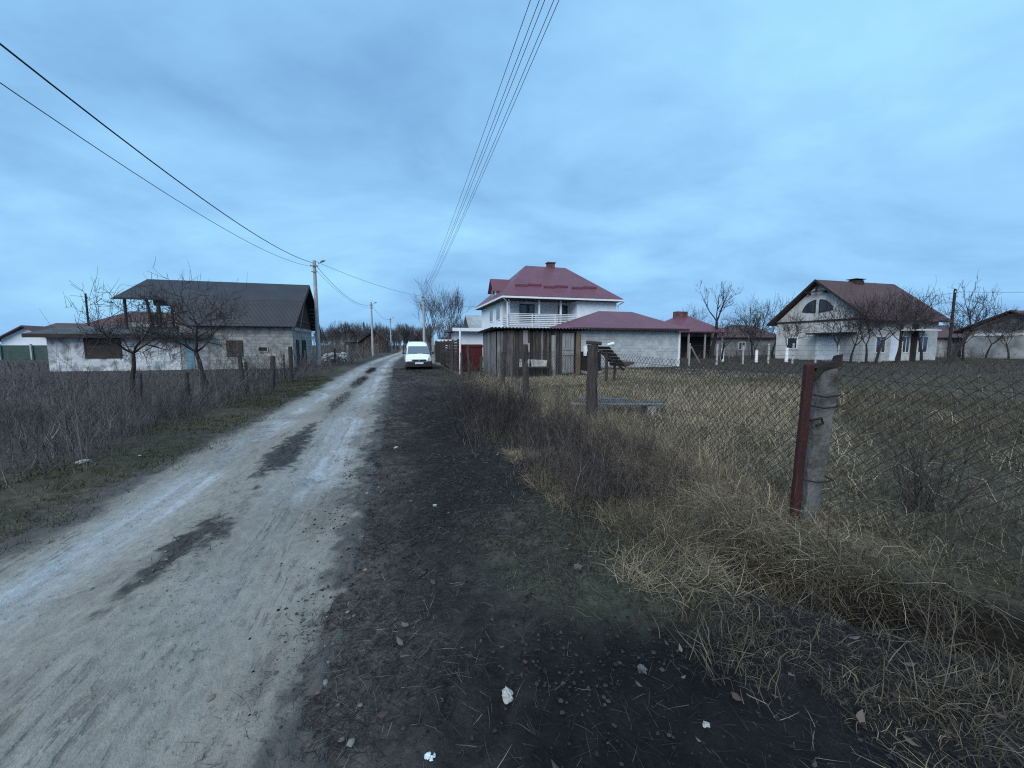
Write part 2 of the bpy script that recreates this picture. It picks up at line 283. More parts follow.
MT = dict(
    ground=groundmat('soil_mix', bump=0.9, lo=0.45, hi=1.6), road=groundmat('packed_dirt', bump=0.5, rough=0.75, spec=0.25, stretch=(1.0, 0.6, 1), scales=((17, 6), (110, 3)), lo=0.74, hi=1.24, streak=True),
    oldblock=blockmat('old_limestone_block', (0.36, 0.36, 0.35), (0.25, 0.25, 0.245), (0.20, 0.20, 0.19), 0.45, 0.22, patch=(0.17, 0.168, 0.165)),
    whiteblock=blockmat('whitewashed_block', (0.62, 0.64, 0.65), (0.44, 0.46, 0.47), (0.44, 0.45, 0.46), 0.55, 0.31, patch=(0.24, 0.245, 0.25)),
    greyblock=blockmat('grey_cement_block', (0.42, 0.43, 0.44), (0.34, 0.35, 0.36), (0.27, 0.27, 0.28), 0.4, 0.2, patch=(0.46, 0.47, 0.48)),
    plaster=pm('white_plaster', (0.78, 0.83, 0.88), (0.68, 0.73, 0.78), 1.2, 0.85, 0.1),
    cream=pm('cream_plaster', (0.60, 0.60, 0.58), (0.40, 0.40, 0.385), 1.0, 0.9, 0.1),
    greyplaster=pm('grey_plaster', (0.22, 0.225, 0.225), (0.13, 0.135, 0.135), 1.3, 0.9, 0.2),
    darkroof=roofmat('dark_brown_metal_roof', (0.024, 0.027, 0.034), (0.036, 0.038, 0.044), 0.6, 0.25, 0.36, 0.9, rib=0.15),
    slateroof=roofmat('grey_sheet_roof', (0.085, 0.085, 0.09), (0.05, 0.05, 0.052), 0.7, 0.2, 5.0),
    redroof=roofmat('maroon_metal_roof', (0.160, 0.052, 0.075), (0.128, 0.043, 0.063), 0.42, 0.22, 0.35, 0.5),
    oldredroof=roofmat('faded_red_roof', (0.120, 0.062, 0.062), (0.085, 0.05, 0.05), 0.7, 0.25, 0.35),
    brownroof=roofmat('brown_tile_roof', (0.098, 0.048, 0.046), (0.072, 0.038, 0.038), 0.65, 0.25, 0.35),
    fascia=pm('dark_fascia', (0.035, 0.028, 0.026), (0.02, 0.017, 0.016), 2, 0.7),
    trim=pm('white_trim', (0.80, 0.81, 0.82), (0.68, 0.7, 0.72), 2, 0.5),
    chimney=blockmat('chimney_brick', (0.16, 0.05, 0.04), (0.11, 0.04, 0.035), (0.15, 0.13, 0.12), 0.22, 0.07),
    glass=glassmat('window_glass', (0.03, 0.04, 0.055)),
    darkopening=pm('dark_interior', (0.012, 0.011, 0.011), (0.02, 0.018, 0.017), 2, 0.95),
    planks=rampmat('weathered_planks', [(0.030, 0.023, 0.021), (0.095, 0.080, 0.075), (0.040, 0.031, 0.028), (0.18, 0.168, 0.165), (0.055, 0.043, 0.040)], noise=0.5, nstretch=(6, 6, 0.6), nscale=3),
    greyplanks=rampmat('silver_grey_planks', [(0.13, 0.13, 0.135), (0.19, 0.19, 0.195), (0.09, 0.09, 0.092), (0.22, 0.22, 0.225)], noise=0.4, nstretch=(6, 6, 0.6), nscale=3),
    boarddark=rampmat('brown_boards', [(0.060, 0.045, 0.038), (0.035, 0.028, 0.026), (0.075, 0.06, 0.055)], noise=0.4, nstretch=(0.6, 6, 6), nscale=3),
    palewood=pm('pale_bare_wood', (0.33, 0.32, 0.31), (0.20, 0.19, 0.185), 4, 0.9, 0.3, (5, 5, 0.5)),
    tanwood=pm('tan_wood', (0.20, 0.14, 0.09), (0.12, 0.085, 0.06), 4, 0.85, 0.3, (5, 5, 0.5)),
    postwood=pm('weathered_post_wood', (0.040, 0.033, 0.031), (0.075, 0.065, 0.061), 5, 0.95, 0.8, (6, 6, 0.7)),
    concrete=pm('weathered_concrete', (0.34, 0.34, 0.33), (0.20, 0.20, 0.195), 5, 0.95, 0.9, bscale=22),
    mossconcrete=pm('stained_concrete', (0.135, 0.135, 0.13), (0.040, 0.037, 0.033), 6, 0.95, 1.0, (1, 1, 0.7), bscale=34, lo=0.40, hi=0.68, detail=8),
    poleconcrete=pm('pole_concrete', (0.40, 0.405, 0.40), (0.30, 0.30, 0.295), 3, 0.9, 0.2),
    rustred=pm('rusty_red_steel', (0.052, 0.014, 0.014), (0.026, 0.012, 0.011), 9, 0.75, 0.5, (1, 1, 0.5)),
    rust=pm('rust', (0.030, 0.021, 0.017), (0.018, 0.014, 0.013), 14, 0.9, 0.5),
    redgate=pm('red_painted_sheet', (0.10, 0.016, 0.018), (0.065, 0.013, 0.014), 3, 0.6, 0.2),
    wire=pm('dark_wire', (0.040, 0.036, 0.034), (0.065, 0.05, 0.042), 12, 0.8),
    cable=pm('black_cable', (0.012, 0.014, 0.018), (0.02, 0.022, 0.026), 3, 0.6),
    conductor=pm('aluminium_conductor', (0.055, 0.065, 0.08), (0.04, 0.048, 0.06), 3, 0.5),
    steel=pm('grey_steel', (0.22, 0.23, 0.24), (0.14, 0.145, 0.15), 6, 0.5, metal=0.4),
    bark=pm('dark_bark', (0.040, 0.032, 0.030), (0.022, 0.019, 0.019), 8, 0.95, 0.9, (2, 2, 0.6)),
    twig=rampmat('dark_twig', [(0.020, 0.017, 0.017), (0.038, 0.031, 0.030), (0.055, 0.045, 0.043)]),
    greytwig=rampmat('grey_twig', [(0.045, 0.040, 0.040), (0.075, 0.068, 0.068), (0.10, 0.092, 0.09)]),
    blue=pm('faded_blue_door', (0.13, 0.24, 0.32), (0.10, 0.18, 0.24), 3, 0.7, 0.2),
    green=pm('dull_green_sheet', (0.045, 0.085, 0.075), (0.03, 0.06, 0.055), 2, 0.7),
    paint=pm('white_van_paint', (0.84, 0.93, 0.90), (0.80, 0.89, 0.86), 1.5, 0.28, spec=0.5),
    black=pm('black_plastic', (0.018, 0.019, 0.021), (0.03, 0.031, 0.034), 6, 0.6),
    rubber=pm('tyre_rubber', (0.016, 0.016, 0.016), (0.03, 0.029, 0.028), 10, 0.9),
    rim=pm('wheel_steel', (0.30, 0.30, 0.31), (0.20, 0.2, 0.2), 8, 0.45, metal=0.6),
    lamp=pm('headlight_lens', (0.55, 0.60, 0.62), (0.42, 0.46, 0.5), 12, 0.12, spec=0.6),
    plate=pm('number_plate', (0.72, 0.74, 0.76), (0.62, 0.64, 0.66), 9, 0.4),
    windscreen=glassmat('windscreen_glass', (0.11, 0.155, 0.19), 0.06),
    litterwhite=pm('white_plastic_litter', (0.50, 0.49, 0.45), (0.20, 0.19, 0.17), 45, 0.5),
    paperblue=pm('pale_blue_wrapper', (0.50, 0.64, 0.70), (0.70, 0.74, 0.76), 40, 0.45),
    dullstone=pm('dull_stone', (0.16, 0.155, 0.15), (0.08, 0.076, 0.072), 12, 0.95, 0.5),
    stone=pm('rubble_stone', (0.42, 0.42, 0.41), (0.26, 0.26, 0.255), 5, 0.9, 0.5),
)
# ------------------------------------------------------------------ mesh helpers
def link(o): col.objects.link(o); return o
class MB:
    def __init__(s): s.v = []; s.f = []; s.r = []; s.rr = random.Random(7); s.n = 0
    def add(s, vs, fs, rnd=None):
        b = len(s.v); r = s.rr.random() if rnd is None else rnd
        s.v += [tuple(v) for v in vs]; s.r += [r] * len(vs); s.f += [tuple(b + i for i in f) for f in fs]; return s
    def box(s, x0, x1, y0, y1, z0, z1, rnd=None):
        return s.add([(x0, y0, z0), (x1, y0, z0), (x1, y1, z0), (x0, y1, z0), (x0, y0, z1), (x1, y0, z1), (x1, y1, z1), (x0, y1, z1)],
                     [(0, 3, 2, 1), (4, 5, 6, 7), (0, 1, 5, 4), (1, 2, 6, 5), (2, 3, 7, 6), (3, 0, 4, 7)], rnd)
    def slab(s, pts, d, rnd=None):
        """flat polygon given thickness along d"""
        n = len(pts); d = Vector(d); b = [tuple(Vector(p) + d) for p in pts]
        fs = [tuple(range(n)), tuple(range(2 * n - 1, n - 1, -1))] + [(i, (i + 1) % n + 0, (i + 1) % n + n, i + n) for i in range(n)]
        return s.add(list(pts) + b, fs, rnd)
    def tube(s, pts, r, n=6, caps=True, rnd=None):
        pts = [Vector(p) for p in pts]; rs = r if isinstance(r, (list, tuple)) else [r] * len(pts); vs = []; fs = []
        up = None
        for i, p in enumerate(pts):
            d = (pts[min(i + 1, len(pts) - 1)] - pts[max(i - 1, 0)]).normalized()
            if up is None: up = d.orthogonal().normalized()
            up = (up - d * up.dot(d)).normalized(); sd = d.cross(up)
            for k in range(n):
                a = 2 * math.pi * k / n; vs.append(p + rs[i] * (math.cos(a) * up + math.sin(a) * sd))
        for i in range(len(pts) - 1):
            for k in range(n): fs.append((i * n + k, i * n + (k + 1) % n, (i + 1) * n + (k + 1) % n, (i + 1) * n + k))
        if caps: fs.append(tuple(range(n - 1, -1, -1))); fs.append(tuple((len(pts) - 1) * n + k for k in range(n)))
        return s.add(vs, fs, rnd)
    def disc(s, c, ax, r0, r1, th, n=16, rnd=None):
        """ring/disc prism with its axis along ax"""
        c = Vector(c); ax = Vector(ax).normalized()
        return s.tube([c - ax * th / 2, c + ax * th / 2], [r0, r1], n, True, rnd)
    def build(s, name, m, parent=None, smooth=False, loc=None, bevel=0):
        me = bpy.data.meshes.new(name); me.from_pydata(s.v, [], s.f)
        at = me.attributes.new('rnd', 'FLOAT', 'POINT'); at.data.foreach_set('value', np.array(s.r, 'f'))
        bm = bmesh.new(); bm.from_mesh(me); bmesh.ops.recalc_face_normals(bm, faces=bm.faces); bm.to_mesh(me); bm.free()
        me.materials.append(MT[m] if isinstance(m, str) else m)
        if smooth:
            for p in me.polygons: p.use_smooth = True
        o = link(bpy.data.objects.new(name, me))
        if parent: o.parent = parent
        if loc: o.location = loc
        if bevel:
            md = o.modifiers.new('b', 'BEVEL'); md.width = bevel; md.segments = 2; md.limit_method = 'ANGLE'
        return o
def tag(o, label=None, cat=None, group=None, kind=None):
    if label: o['label'] = label
    if cat: o['category'] = cat
    if group: o['group'] = group
    if kind: o['kind'] = kind
    return o
def root(name, label, cat, t, s, z=None, rot=0.0, group=None):
    x, y = W(t, s); o = link(bpy.data.objects.new(name, None))
    o.location = (x, y, (float(hts(t, s)) if z is None else z)); o.rotation_euler = (0, 0, A + rot); o.empty_display_size = 0.2
    return tag(o, label, cat, group)
def fastmesh(name, V, F4, m, rnd=None, soil=None, smooth=False, kind=None, parent=None):
    V = np.ascontiguousarray(V, 'f'); F4 = np.ascontiguousarray(F4, 'i'); k = F4.shape[1]
    me = bpy.data.meshes.new(name); me.vertices.add(len(V)); me.vertices.foreach_set('co', V.ravel())
    me.loops.add(F4.size); me.loops.foreach_set('vertex_index', F4.ravel())
    me.polygons.add(len(F4)); me.polygons.foreach_set('loop_start', np.arange(len(F4), dtype='i') * k)
    me.polygons.foreach_set('loop_total', np.full(len(F4), k, 'i'))
    if smooth: me.polygons.foreach_set('use_smooth', np.ones(len(F4), bool))
    me.update(calc_edges=True)
    if rnd is not None: me.attributes.new('rnd', 'FLOAT', 'POINT').data.foreach_set('value', np.ascontiguousarray(rnd, 'f'))
    if soil is not None:
        c = np.concatenate([soil, np.ones((len(soil), 1))], 1).astype('f'); me.attributes.new('soil', 'FLOAT_COLOR', 'POINT').data.foreach_set('color', c.ravel())
    me.materials.append(MT[m] if isinstance(m, str) else m)
    o = link(bpy.data.objects.new(name, me))
    if kind: o['kind'] = kind
    if parent: o.parent = parent
    return o
def grid(t, s, dz=0):
    T, S = np.meshgrid(t, s); x, y = T * CA - S * SA, T * SA + S * CA
    V = np.stack([x, y, hts(T, S) + dz], -1).reshape(-1, 3); n, m = T.shape
    i = np.arange(n * m).reshape(n, m); F = np.stack([i[:-1, :-1], i[:-1, 1:], i[1:, 1:], i[1:, :-1]], -1).reshape(-1, 4)
    return T, S, V, F
def graded(a, b, step, lo, hi, g):
    c = list(np.arange(a, b, step)); d = step
    while c[-1] < hi: d *= g; c.append(c[-1] + d)
    d = step; pre = [a]
    while pre[-1] > lo: d *= g; pre.append(pre[-1] - d)
    return np.array(pre[:0:-1] + c)

# ------------------------------------------------------------------ ground and road
tt = graded(-4.6, 5.0, 0.05, -1500, 1500, 1.07); sv = graded(0.2, 8.0, 0.05, -300, 2200, 1.055)
T, S, V, F = grid(tt, sv)
fastmesh('ground', V, F, 'ground', soil=gcol(T, S).reshape(-1, 3), smooth=True, kind='structure')
us = np.linspace(-3.25, -0.22, 190); sr = graded(0.5, 8.0, 0.025, -25, 175, 1.03)
U, S = np.meshgrid(us, sr); T = U + shift(S)
# the outline of the road wanders
T = T + ss(-0.6, -0.22, U) * 0.14 * (fbm(S, S * 0, 1.3, 91) - 0.5) + ss(-2.8, -3.25, U) * 0.25 * (fbm(S, S * 0, 1.7, 95) - 0.5)
Z = hts(T, S) + 0.012 - 0.05 * ss(-0.36, -0.22, U) - 0.05 * ss(-3.12, -3.25, U) + (0.05 * (fbm(T, S, 0.10, 72) - 0.5) + 0.06 * (fbm(T, S, 0.35, 73) - 0.5)) * ss(-0.55, -0.38, U) + 0.02 * (fbm(U * 5, S * 1.2, 0.5, 71) - 0.5) * ss(-3.2, -2.9, U) * ss(-0.1, -0.4, U)
V = np.stack([T * CA - S * SA, T * SA + S * CA, Z], -1).reshape(-1, 3); n, m = T.shape
i = np.arange(n * m).reshape(n, m); F = np.stack([i[:-1, :-1], i[:-1, 1:], i[1:, 1:], i[1:, :-1]], -1).reshape(-1, 4)
fastmesh('road', V, F, 'road', soil=rcol(T, S).reshape(-1, 3), smooth=True, kind='structure')

# ------------------------------------------------------------------ buildings
def window(parent, x0, x1, z0, z1, y, m='glass', fr='trim', fw=0.07, bars=1, cross=False, name='window'):
    """framed window standing proud of a wall whose face is at local y"""
    f = MB(); f.box(x0, x1, y - 0.05, y, z0, z0 + fw); f.box(x0, x1, y - 0.05, y, z1 - fw, z1)
    f.box(x0, x0 + fw, y - 0.05, y, z0 + fw, z1 - fw); f.box(x1 - fw, x1, y - 0.05, y, z0 + fw, z1 - fw)
    for k in range(bars):
        xm = x0 + (x1 - x0) * (k + 1) / (bars + 1); f.box(xm - fw / 2, xm + fw / 2, y - 0.045, y, z0 + fw, z1 - fw)
    if cross: f.box(x0 + fw, x1 - fw, y - 0.04, y, (z0 + z1) / 2 - fw / 3, (z0 + z1) / 2 + fw / 3)
    o = f.build(name, fr, parent)
    MB().box(x0 + fw, x1 - fw, y - 0.02, y - 0.004, z0 + fw, z1 - fw).build('pane', m, o)
    return o
def boards(x0, x1, z0, z1, y0, y1, w, gap=0.012, axis='v', seed=1, jit=0.0, topjit=0.0):
    b = MB(); r = random.Random(seed); p = x0 if axis == 'v' else z0; end = x1 if axis == 'v' else z1
    while p < end - 0.01:
        ww = w * r.uniform(0.75, 1.25); q = min(p + ww, end); d = r.uniform(-jit, jit)
        if axis == 'v': b.box(p, q - gap, y0 + d, y1 + d, z0 + r.uniform(0, topjit), z1 - r.uniform(0, topjit), r.random())
        else: b.box(x0 + r.uniform(0, topjit), x1 - r.uniform(0, topjit), y0 + d, y1 + d, p, q - gap, r.random())
        p = q
    return b
def hip_roof(x0, x1, y0, y1, ze, rx0, rx1, ry, zr, th=0.1):
    b = MB(); a, bb, c, d = (x0, y0, ze), (x1, y0, ze), (x1, y1, ze), (x0, y1, ze); p, q = (rx0, ry, zr), (rx1, ry, zr)
    lo = [tuple(Vector(v) - Vector((0, 0, th))) for v in (a, bb, c, d)]
    b.add([a, bb, c, d, p, q] + lo, [(0, 1, 5, 4), (1, 2, 5), (2, 3, 4, 5), (3, 0, 4), (6, 7, 1, 0), (7, 8, 2, 1), (8, 9, 3, 2), (9, 6, 0, 3), (9, 8, 7, 6)])
    return b

def txy(px, Y): X_ = (px - 512) / 400 * Y; return TS(X_, Y)
# unfinished gambrel house with the long low extension
h = root('unfinished_house', 'unfinished stone block house under a dark gambrel roof with open terrace', 'house', -13.3, 30.2, 0.0)
def X(t): return t + 13.3
b = MB(); b.box(X(-13.2), X(-6.8), 0, 0.3, -0.3, 2.88); b.box(X(-13.2), X(-6.8), 6.0, 6.3, -0.3, 2.88)
b.box(X(-7.1), X(-6.8), 0.3, 6.0, -0.3, 2.88); b.box(X(-17.0), X(-13.2), 2.0, 2.3, -0.3, 3.15); b.box(X(-17.0), X(-16.7), 2.3, 6.3, -0.3, 3.15)
b.build('wall', 'oldblock', h)
b = MB(); b.slab([(X(-6.8), 0.35, 2.9), (X(-6.8), 6.0, 2.9), (X(-6.8), 5.2, 4.6), (X(-6.8), 3.2, 5.8), (X(-6.8), 1.2, 4.6)], (-0.25, 0, 0)); b.build('gable_wall', 'boarddark', h)
b = MB(); b.box(X(-19.8), X(-13.23), -0.02, 0.28, -0.3, 2.2); b.box(X(-19.8), X(-19.5), 0.28, 4.0, -0.3, 2.3); b.build('extension_wall', 'whiteblock', h)
xr = X(-6.2); b = MB()
th = (0, 0, -0.12)
b.slab([(X(-17.0), 1.0, 4.62), (xr, 1.0, 4.68), (xr, 3.2, 6.1), (X(-16.2), 3.2, 6.1)], th); b.slab([(X(-17.0), 5.4, 4.62), (X(-16.2), 3.2, 6.1), (xr, 3.2, 6.1), (xr, 5.4, 4.68)], th)
b.build('upper_roof', 'darkroof', h)
b = MB(); b.slab([(X(-12.6), -0.5, 2.86), (xr - 0.3, -0.5, 2.86), (xr - 0.002, 0.99, 4.66), (X(-14.4), 0.99, 4.62)], (0, 0.12, -0.05)); b.slab([(X(-13.2), 6.9, 2.86), (X(-14.4), 5.41, 4.62), (xr - 0.002, 5.41, 4.66), (xr, 6.9, 2.86)], (0, -0.12, -0.05))
b.build('lower_roof', 'darkroof', h)
b = MB()
for p, q in (((1.0, 4.60), (3.2, 6.02)), ((5.4, 4.60), (3.2, 6.02)), ((-0.45, 2.82), (1.0, 4.58)), ((6.85, 2.82), (5.4, 4.58))):
    b.slab([(xr + 0.02, p[0], p[1]), (xr + 0.02, q[0], q[1]), (xr + 0.02, q[0], q[1] - 0.16), (xr + 0.02, p[0], p[1] - 0.16)], (-0.04, 0, 0))
b.build('barge_board', 'fascia', h)
for k in range(9):
    b = MB(); z = 3.0 + k * 0.3; y = 6.85 - (z - 2.86) / 1.8 * 1.45; 
    if z < 4.6: b.box(xr - 0.55, xr - 0.04, y - 0.24, y - 0.18, z - 0.04, z); b.build('rafter_batten', 'tanwood', h)
b = MB(); b.slab([(X(-20.5), -0.55, 2.30), (X(-11.4), -0.55, 2.32), (X(-12.6), 1.95, 2.86), (X(-20.5), 2.4, 2.86)], (0, 0, -0.12)); b.build('extension_roof', 'slateroof', h)
b = MB(); b.box(X(-20.5), X(-11.4), -0.60, -0.555, 2.08, 2.30); b.build('fascia', 'fascia', h)
for k, (px, lean) in enumerate(((-16.6, 0), (-15.2, 0.25), (-14.8, 0), (-14.1, 0), (-13.5, -0.1))):
    m = MB(); m.tube([(X(px), 1.35, 2.7), (X(px + lean * -1), 1.35, 4.62)], 0.085, 6); m.build('terrace_post', 'postwood', h)
for k, (px, py) in enumerate(((-16.6, 5.0), (-14.9, 5.0), (-13.6, 5.0))):
    m = MB(); m.tube([(X(px), py, 2.7), (X(px), py, 4.6)], 0.085, 6); m.build('terrace_post', 'postwood', h)
m = MB(); m.box(X(-15.6), X(-14.9), 1.72, 1.8, 3.15, 3.62); m.build('leaning_board', 'postwood', h)
m = MB(); m.box(X(-17.0), X(-13.1), 2.02, 6.2, 2.62, 2.74); m.build('terrace_floor', 'concrete', h)
f = MB(); x0, x1 = X(-18.05), X(-16.25); f.box(x0, x1, -0.075, -0.02, 1.98, 2.06); f.box(x0, x1, -0.075, -0.02, 0.85, 0.93); f.box(x0, x0 + .08, -0.075, -0.02, 0.93, 1.98); f.box(x1 - .08, x1, -0.075, -0.02, 0.93, 1.98)
wf = f.build('window', 'fascia', h); boards(x0 + .08, x1 - .08, 0.93, 1.98, -0.06, -0.03, 0.13, axis='h', seed=4).build('shutter_boards', 'boarddark', wf)
d = MB(); d.box(X(-12.95), X(-12.5), -0.03, 0.0, 0.0, 1.85); d.build('door', 'blue', h)
boards(X(-10.7), X(-9.75), 0.9, 1.95, -0.04, 0.0, 0.2, axis='v', seed=9).build('boarded_window', 'boarddark', h)['label'] = 'brown boarded-up window'
window(h, X(-8.9), X(-8.3), 1.2, 1.55, 0.0, 'darkopening', 'palewood', 0.06, 0)
m = MB(); m.box(X(-6.8), X(-6.75), 0.9, 1.6, 0.0, 2.0); m.build('gable_door', 'rustred', h)
m = MB(); m.box(X(-6.8), X(-6.76), 2.6, 3.9, 0.6, 2.0); m.build('gable_opening', 'darkopening', h)
m = MB(); m.box(X(-6.8), X(-6.72), 0.3, 6.0, 2.62, 2.8); m.build('lintel', 'concrete', h)
m = MB(); m.box(X(-6.8), X(-6.74), 0.4, 5.8, 3.3, 3.45); m.build('timber_plate', 'fascia', h)

# two-storey white house with the maroon hip roof
h = root('white_house', 'two-storey white house with maroon hip roof and railed upper loggia', 'house', 9.0, 32.8, 0.0)
b = MB(); b.box(0, 10.2, 0, 11, -0.3, 3.05); b.build('ground_storey', 'plaster', h)
b = MB(); b.box(0, 0.25, 1.9, 11, 3.2, 5.5); b.box(6.3, 10.2, 0, 0.25, 3.2, 5.5); b.box(6.3, 6.55, 0.25, 1.65, 3.2, 5.5); b.box(9.95, 10.2, 0.25, 11, 3.2, 5.5); b.box(0.25, 9.95, 10.75, 11, 3.2, 5.5)
b.build('wall', 'plaster', h)
b = MB(); b.box(0, 6.3, 1.65, 1.898, 3.2, 5.5); b.build('loggia_wall', pm('loggia_plaster_shaded', (0.64, 0.67, 0.71), (0.52, 0.55, 0.59), 1.2), h)  # shade of the roofed recess put into a greyer copy of the plaster
b = MB(); b.box(-0.12, 6.3, -0.1, 11.05, 3.05, 3.2); b.box(6.3, 10.3, -0.03, 11.05, 3.05, 3.2); b.build('floor_slab', 'trim', h)
hip_roof(-0.65, 10.5, -0.65, 11.6, 5.72, 3.3, 7.5, 5.5, 9.4, 0.06).build('roof', 'redroof', h)
b = MB()
for (xa, xb, ya, yb) in ((-0.66, 10.51, -0.70, -0.6), (-0.70, -0.6, -0.6, 11.6), (10.45, 10.55, -0.6, 11.6)): b.box(xa, xb, ya, yb, 5.52, 5.665)
b.build('gutter', 'trim', h)
b = MB(); b.box(-0.6, 10.44, -0.6, 11.5, 5.50, 5.52); b.build('soffit', 'fascia', h)
m = MB(); m.box(5.6, 6.3, 5.3, 5.9, 9.0, 9.75); m.box(5.52, 6.38, 5.22, 5.98, 9.75, 9.85); m.build('chimney', 'chimney', h)
for k, (xa, xb, zz) in enumerate(((0.9, 2.1, 6.75), (2.1, 3.4, 6.85), (3.5, 4.6, 6.68), (4.7, 5.9, 6.8), (6.2, 7.3, 6.7), (7.4, 8.8, 6.82))):
    yy = -0.65 + (zz - 5.72) / (9.4 - 5.72) * 6.15
    m = MB(); m.slab([(xa, yy - 0.05, zz + 0.0), (xb, yy - 0.05, zz + 0.0), (xb, yy - 0.05, zz + 0.17), (xa, yy - 0.05, zz + 0.17)], (0, 0.05, 0)); m.build('snow_guard', 'redroof', h)
# dormer on the road-side slope
m = MB(); m.slab([(0.0, 4.4, 6.0), (0.0, 6.0, 6.0), (0.0, 6.0, 6.9), (0.0, 5.2, 7.75), (0.0, 4.4, 6.9)], (2.6, 0, 0)); dm = m.build('dormer', 'plaster', h)
m = MB(); m.slab([(-0.35, 4.1, 6.62), (2.5, 4.1, 6.62), (2.5, 5.2, 7.86), (-0.35, 5.2, 7.86)], (0, 0, 0.07)); m.slab([(-0.35, 5.2, 7.86), (2.5, 5.2, 7.86), (2.5, 6.3, 6.62), (-0.35, 6.3, 6.62)], (0, 0, 0.07)); m.build('dormer_roof', 'redroof', dm)
m = MB(); m.box(-0.03, -0.005, 4.7, 5.7, 6.2, 7.1); m.build('dormer_window', 'glass', dm)
rl = MB()
for k in range(6): rl.box(0, 6.3, -0.04, 0.0, 3.32 + k * 0.16, 3.39 + k * 0.16)
for k in range(6): rl.box(-0.04, 0.0, 0.0, 1.6, 3.32 + k * 0.16, 3.39 + k * 0.16)
rl.box(0, 6.3, -0.05, 0.02, 4.26, 4.31)
for xx in (0.0, 2.1, 4.2, 6.24): rl.box(xx, xx + 0.05, -0.05, 0.01, 3.2, 4.26)
rl.build('balcony_railing', 'trim', h)
for xx in (0.05, 2.75, 4.75): 
    m = MB(); m.box(xx, xx + 0.14, 0.1, 0.24, 3.2, 5.5); m.build('column', 'trim', h)
window(h, 1.5, 2.9, 3.6, 5.25, 1.65, bars=1, fr='fascia')
m = MB(); m.box(5.2, 6.1, 1.58, 1.65, 3.22, 5.25); dr = m.build('balcony_door', 'fascia', h); MB().box(5.3, 6.0, 1.565, 1.578, 3.6, 5.15).build('pane', 'glass', dr)
for ya, yb in ((2.6, 4.0), (5.4, 6.8)):
    m = MB(); m.box(-0.05, 0, ya, yb, 3.9, 5.2); wf = m.build('window', 'trim', h)
    for k in range(2): MB().box(-0.056, -0.052, ya + 0.08 + k * (yb - ya) / 2, ya + (k + 1) * (yb - ya) / 2 - 0.05, 3.98, 5.12).build('pane', 'glass', wf)
m = MB(); m.tube([(-0.6, -0.6, 5.55), (-0.1, -0.14, 5.2), (-0.1, -0.14, 0)], 0.06, 8); m.build('downpipe', 'trim', h)
m = MB(); m.tube([(10.7, -0.6, 5.55), (10.3, -0.1, 5.2), (10.3, -0.1, 0)], 0.06, 8); m.build('downpipe', 'trim', h)

# grey block garage with a maroon hip roof
h = root('block_garage', 'grey block outbuilding with low maroon hip roof beside the white house', 'garage', 10.9, 24.5, 0.0)
b = MB(); b.box(0, 8.5, 0, 5.2, -0.3, 2.66); b.build('wall', 'greyblock', h)
hip_roof(0.05, 9.0, -0.5, 5.7, 2.80, 3.5, 6.3, 2.6, 4.15, 0.05).build('roof', 'redroof', h)
b = MB(); b.box(0.06, 8.98, -0.52, -0.46, 2.64, 2.745); b.build('fascia', 'fascia', h)
b = MB(); b.box(8.5, 8.62, -0.06, 0.06, -0.2, 2.6); b.build('corner_pipe', 'trim', h)

# small maroon-roofed house behind
h = root('small_house', 'low house with maroon hip roof, brick chimney and dark open porch', 'house', 29.3, 37.5, 0.0)
b = MB(); b.box(0, 6.4, 1.8, 6, -0.3, 3.0); b.build('wall', 'greyplaster', h)
hip_roof(-0.5, 6.9, -0.3, 6.5, 3.15, 2.6, 4.0, 3.0, 5.1, 0.12).build('roof', 'redroof', h)
m = MB(); m.box(2.1, 3.6, 2.6, 3.3, 4.6, 5.55); m.build('chimney', 'chimney', h)
for xx in (1.7, 3.9, 6.3): m = MB(); m.box(xx, xx + 0.14, 0, 0.14, -0.3, 3.0); m.build('porch_post', 'palewood', h)
m = MB(); m.box(0.6, 1.65, 1.72, 1.8, 0, 2.3); m.build('door', 'tanwood', h)
m = MB(); m.box(2.2, 6.2, 1.75, 1.8, 0, 2.6); m.build('porch_shade_panel', 'darkopening', h)  # dark panel on the back wall, painted porch shade

# low brown-roofed house between
h = root('brown_house', 'low brown-roofed house mostly hidden behind bare orchard', 'house', 46.0, 47.0, 0.0)
b = MB(); b.box(0, 9, 0, 6, -0.3, 2.7); b.build('wall', 'greyplaster', h)
hip_roof(-0.5, 9.5, -0.5, 6.5, 2.8, 3.0, 6.5, 3.0, 4.7, 0.12).build('roof', 'brownroof', h)
window(h, 1.5, 2.7, 1.0, 2.1, 0.0)

# cream gable house
h = root('cream_house', 'cream plastered gable house with brown roof and quarter-round attic windows', 'house', 41.8, 27.1, 0.0)
b = MB(); b.box(0, 10.2, 0, 9, -0.3, 4.2); b.build('wall', 'cream', h)
m = MB(); m.slab([(0, 0, 4.21), (0, 9, 4.21), (0, 4.5, 7.95)], (0.25, 0, 0)); m.build('gable_wall', 'cream', h)
rz = 8.3; b = MB()
for y0 in (-0.75, 9.75):
    b.slab([(-0.6, y0, 3.98), (10.9, y0, 3.98), (10.9, 4.5, rz), (-0.6, 4.5, rz)], (0, 0, -0.14))
b.build('roof', 'brownroof', h)
m = MB()
for y0 in (-0.78, 9.78): m.slab([(-0.66, y0, 3.78), (-0.66, y0, 4.02), (-0.66, 4.5, rz + 0.04), (-0.66, 4.5, rz - 0.22)], (0.05, 0, 0))
m.build('barge_board', 'fascia', h)
m = MB(); m.box(4.5, 5.7, 4.1, 4.9, 7.9, 8.42); m.box(4.35, 5.85, 4.0, 5.0, 8.52, 8.58); m.box(4.55, 4.65, 4.2, 4.8, 8.42, 8.52); m.box(5.55, 5.65, 4.2, 4.8, 8.42, 8.52); m.build('chimney', 'boarddark', h)
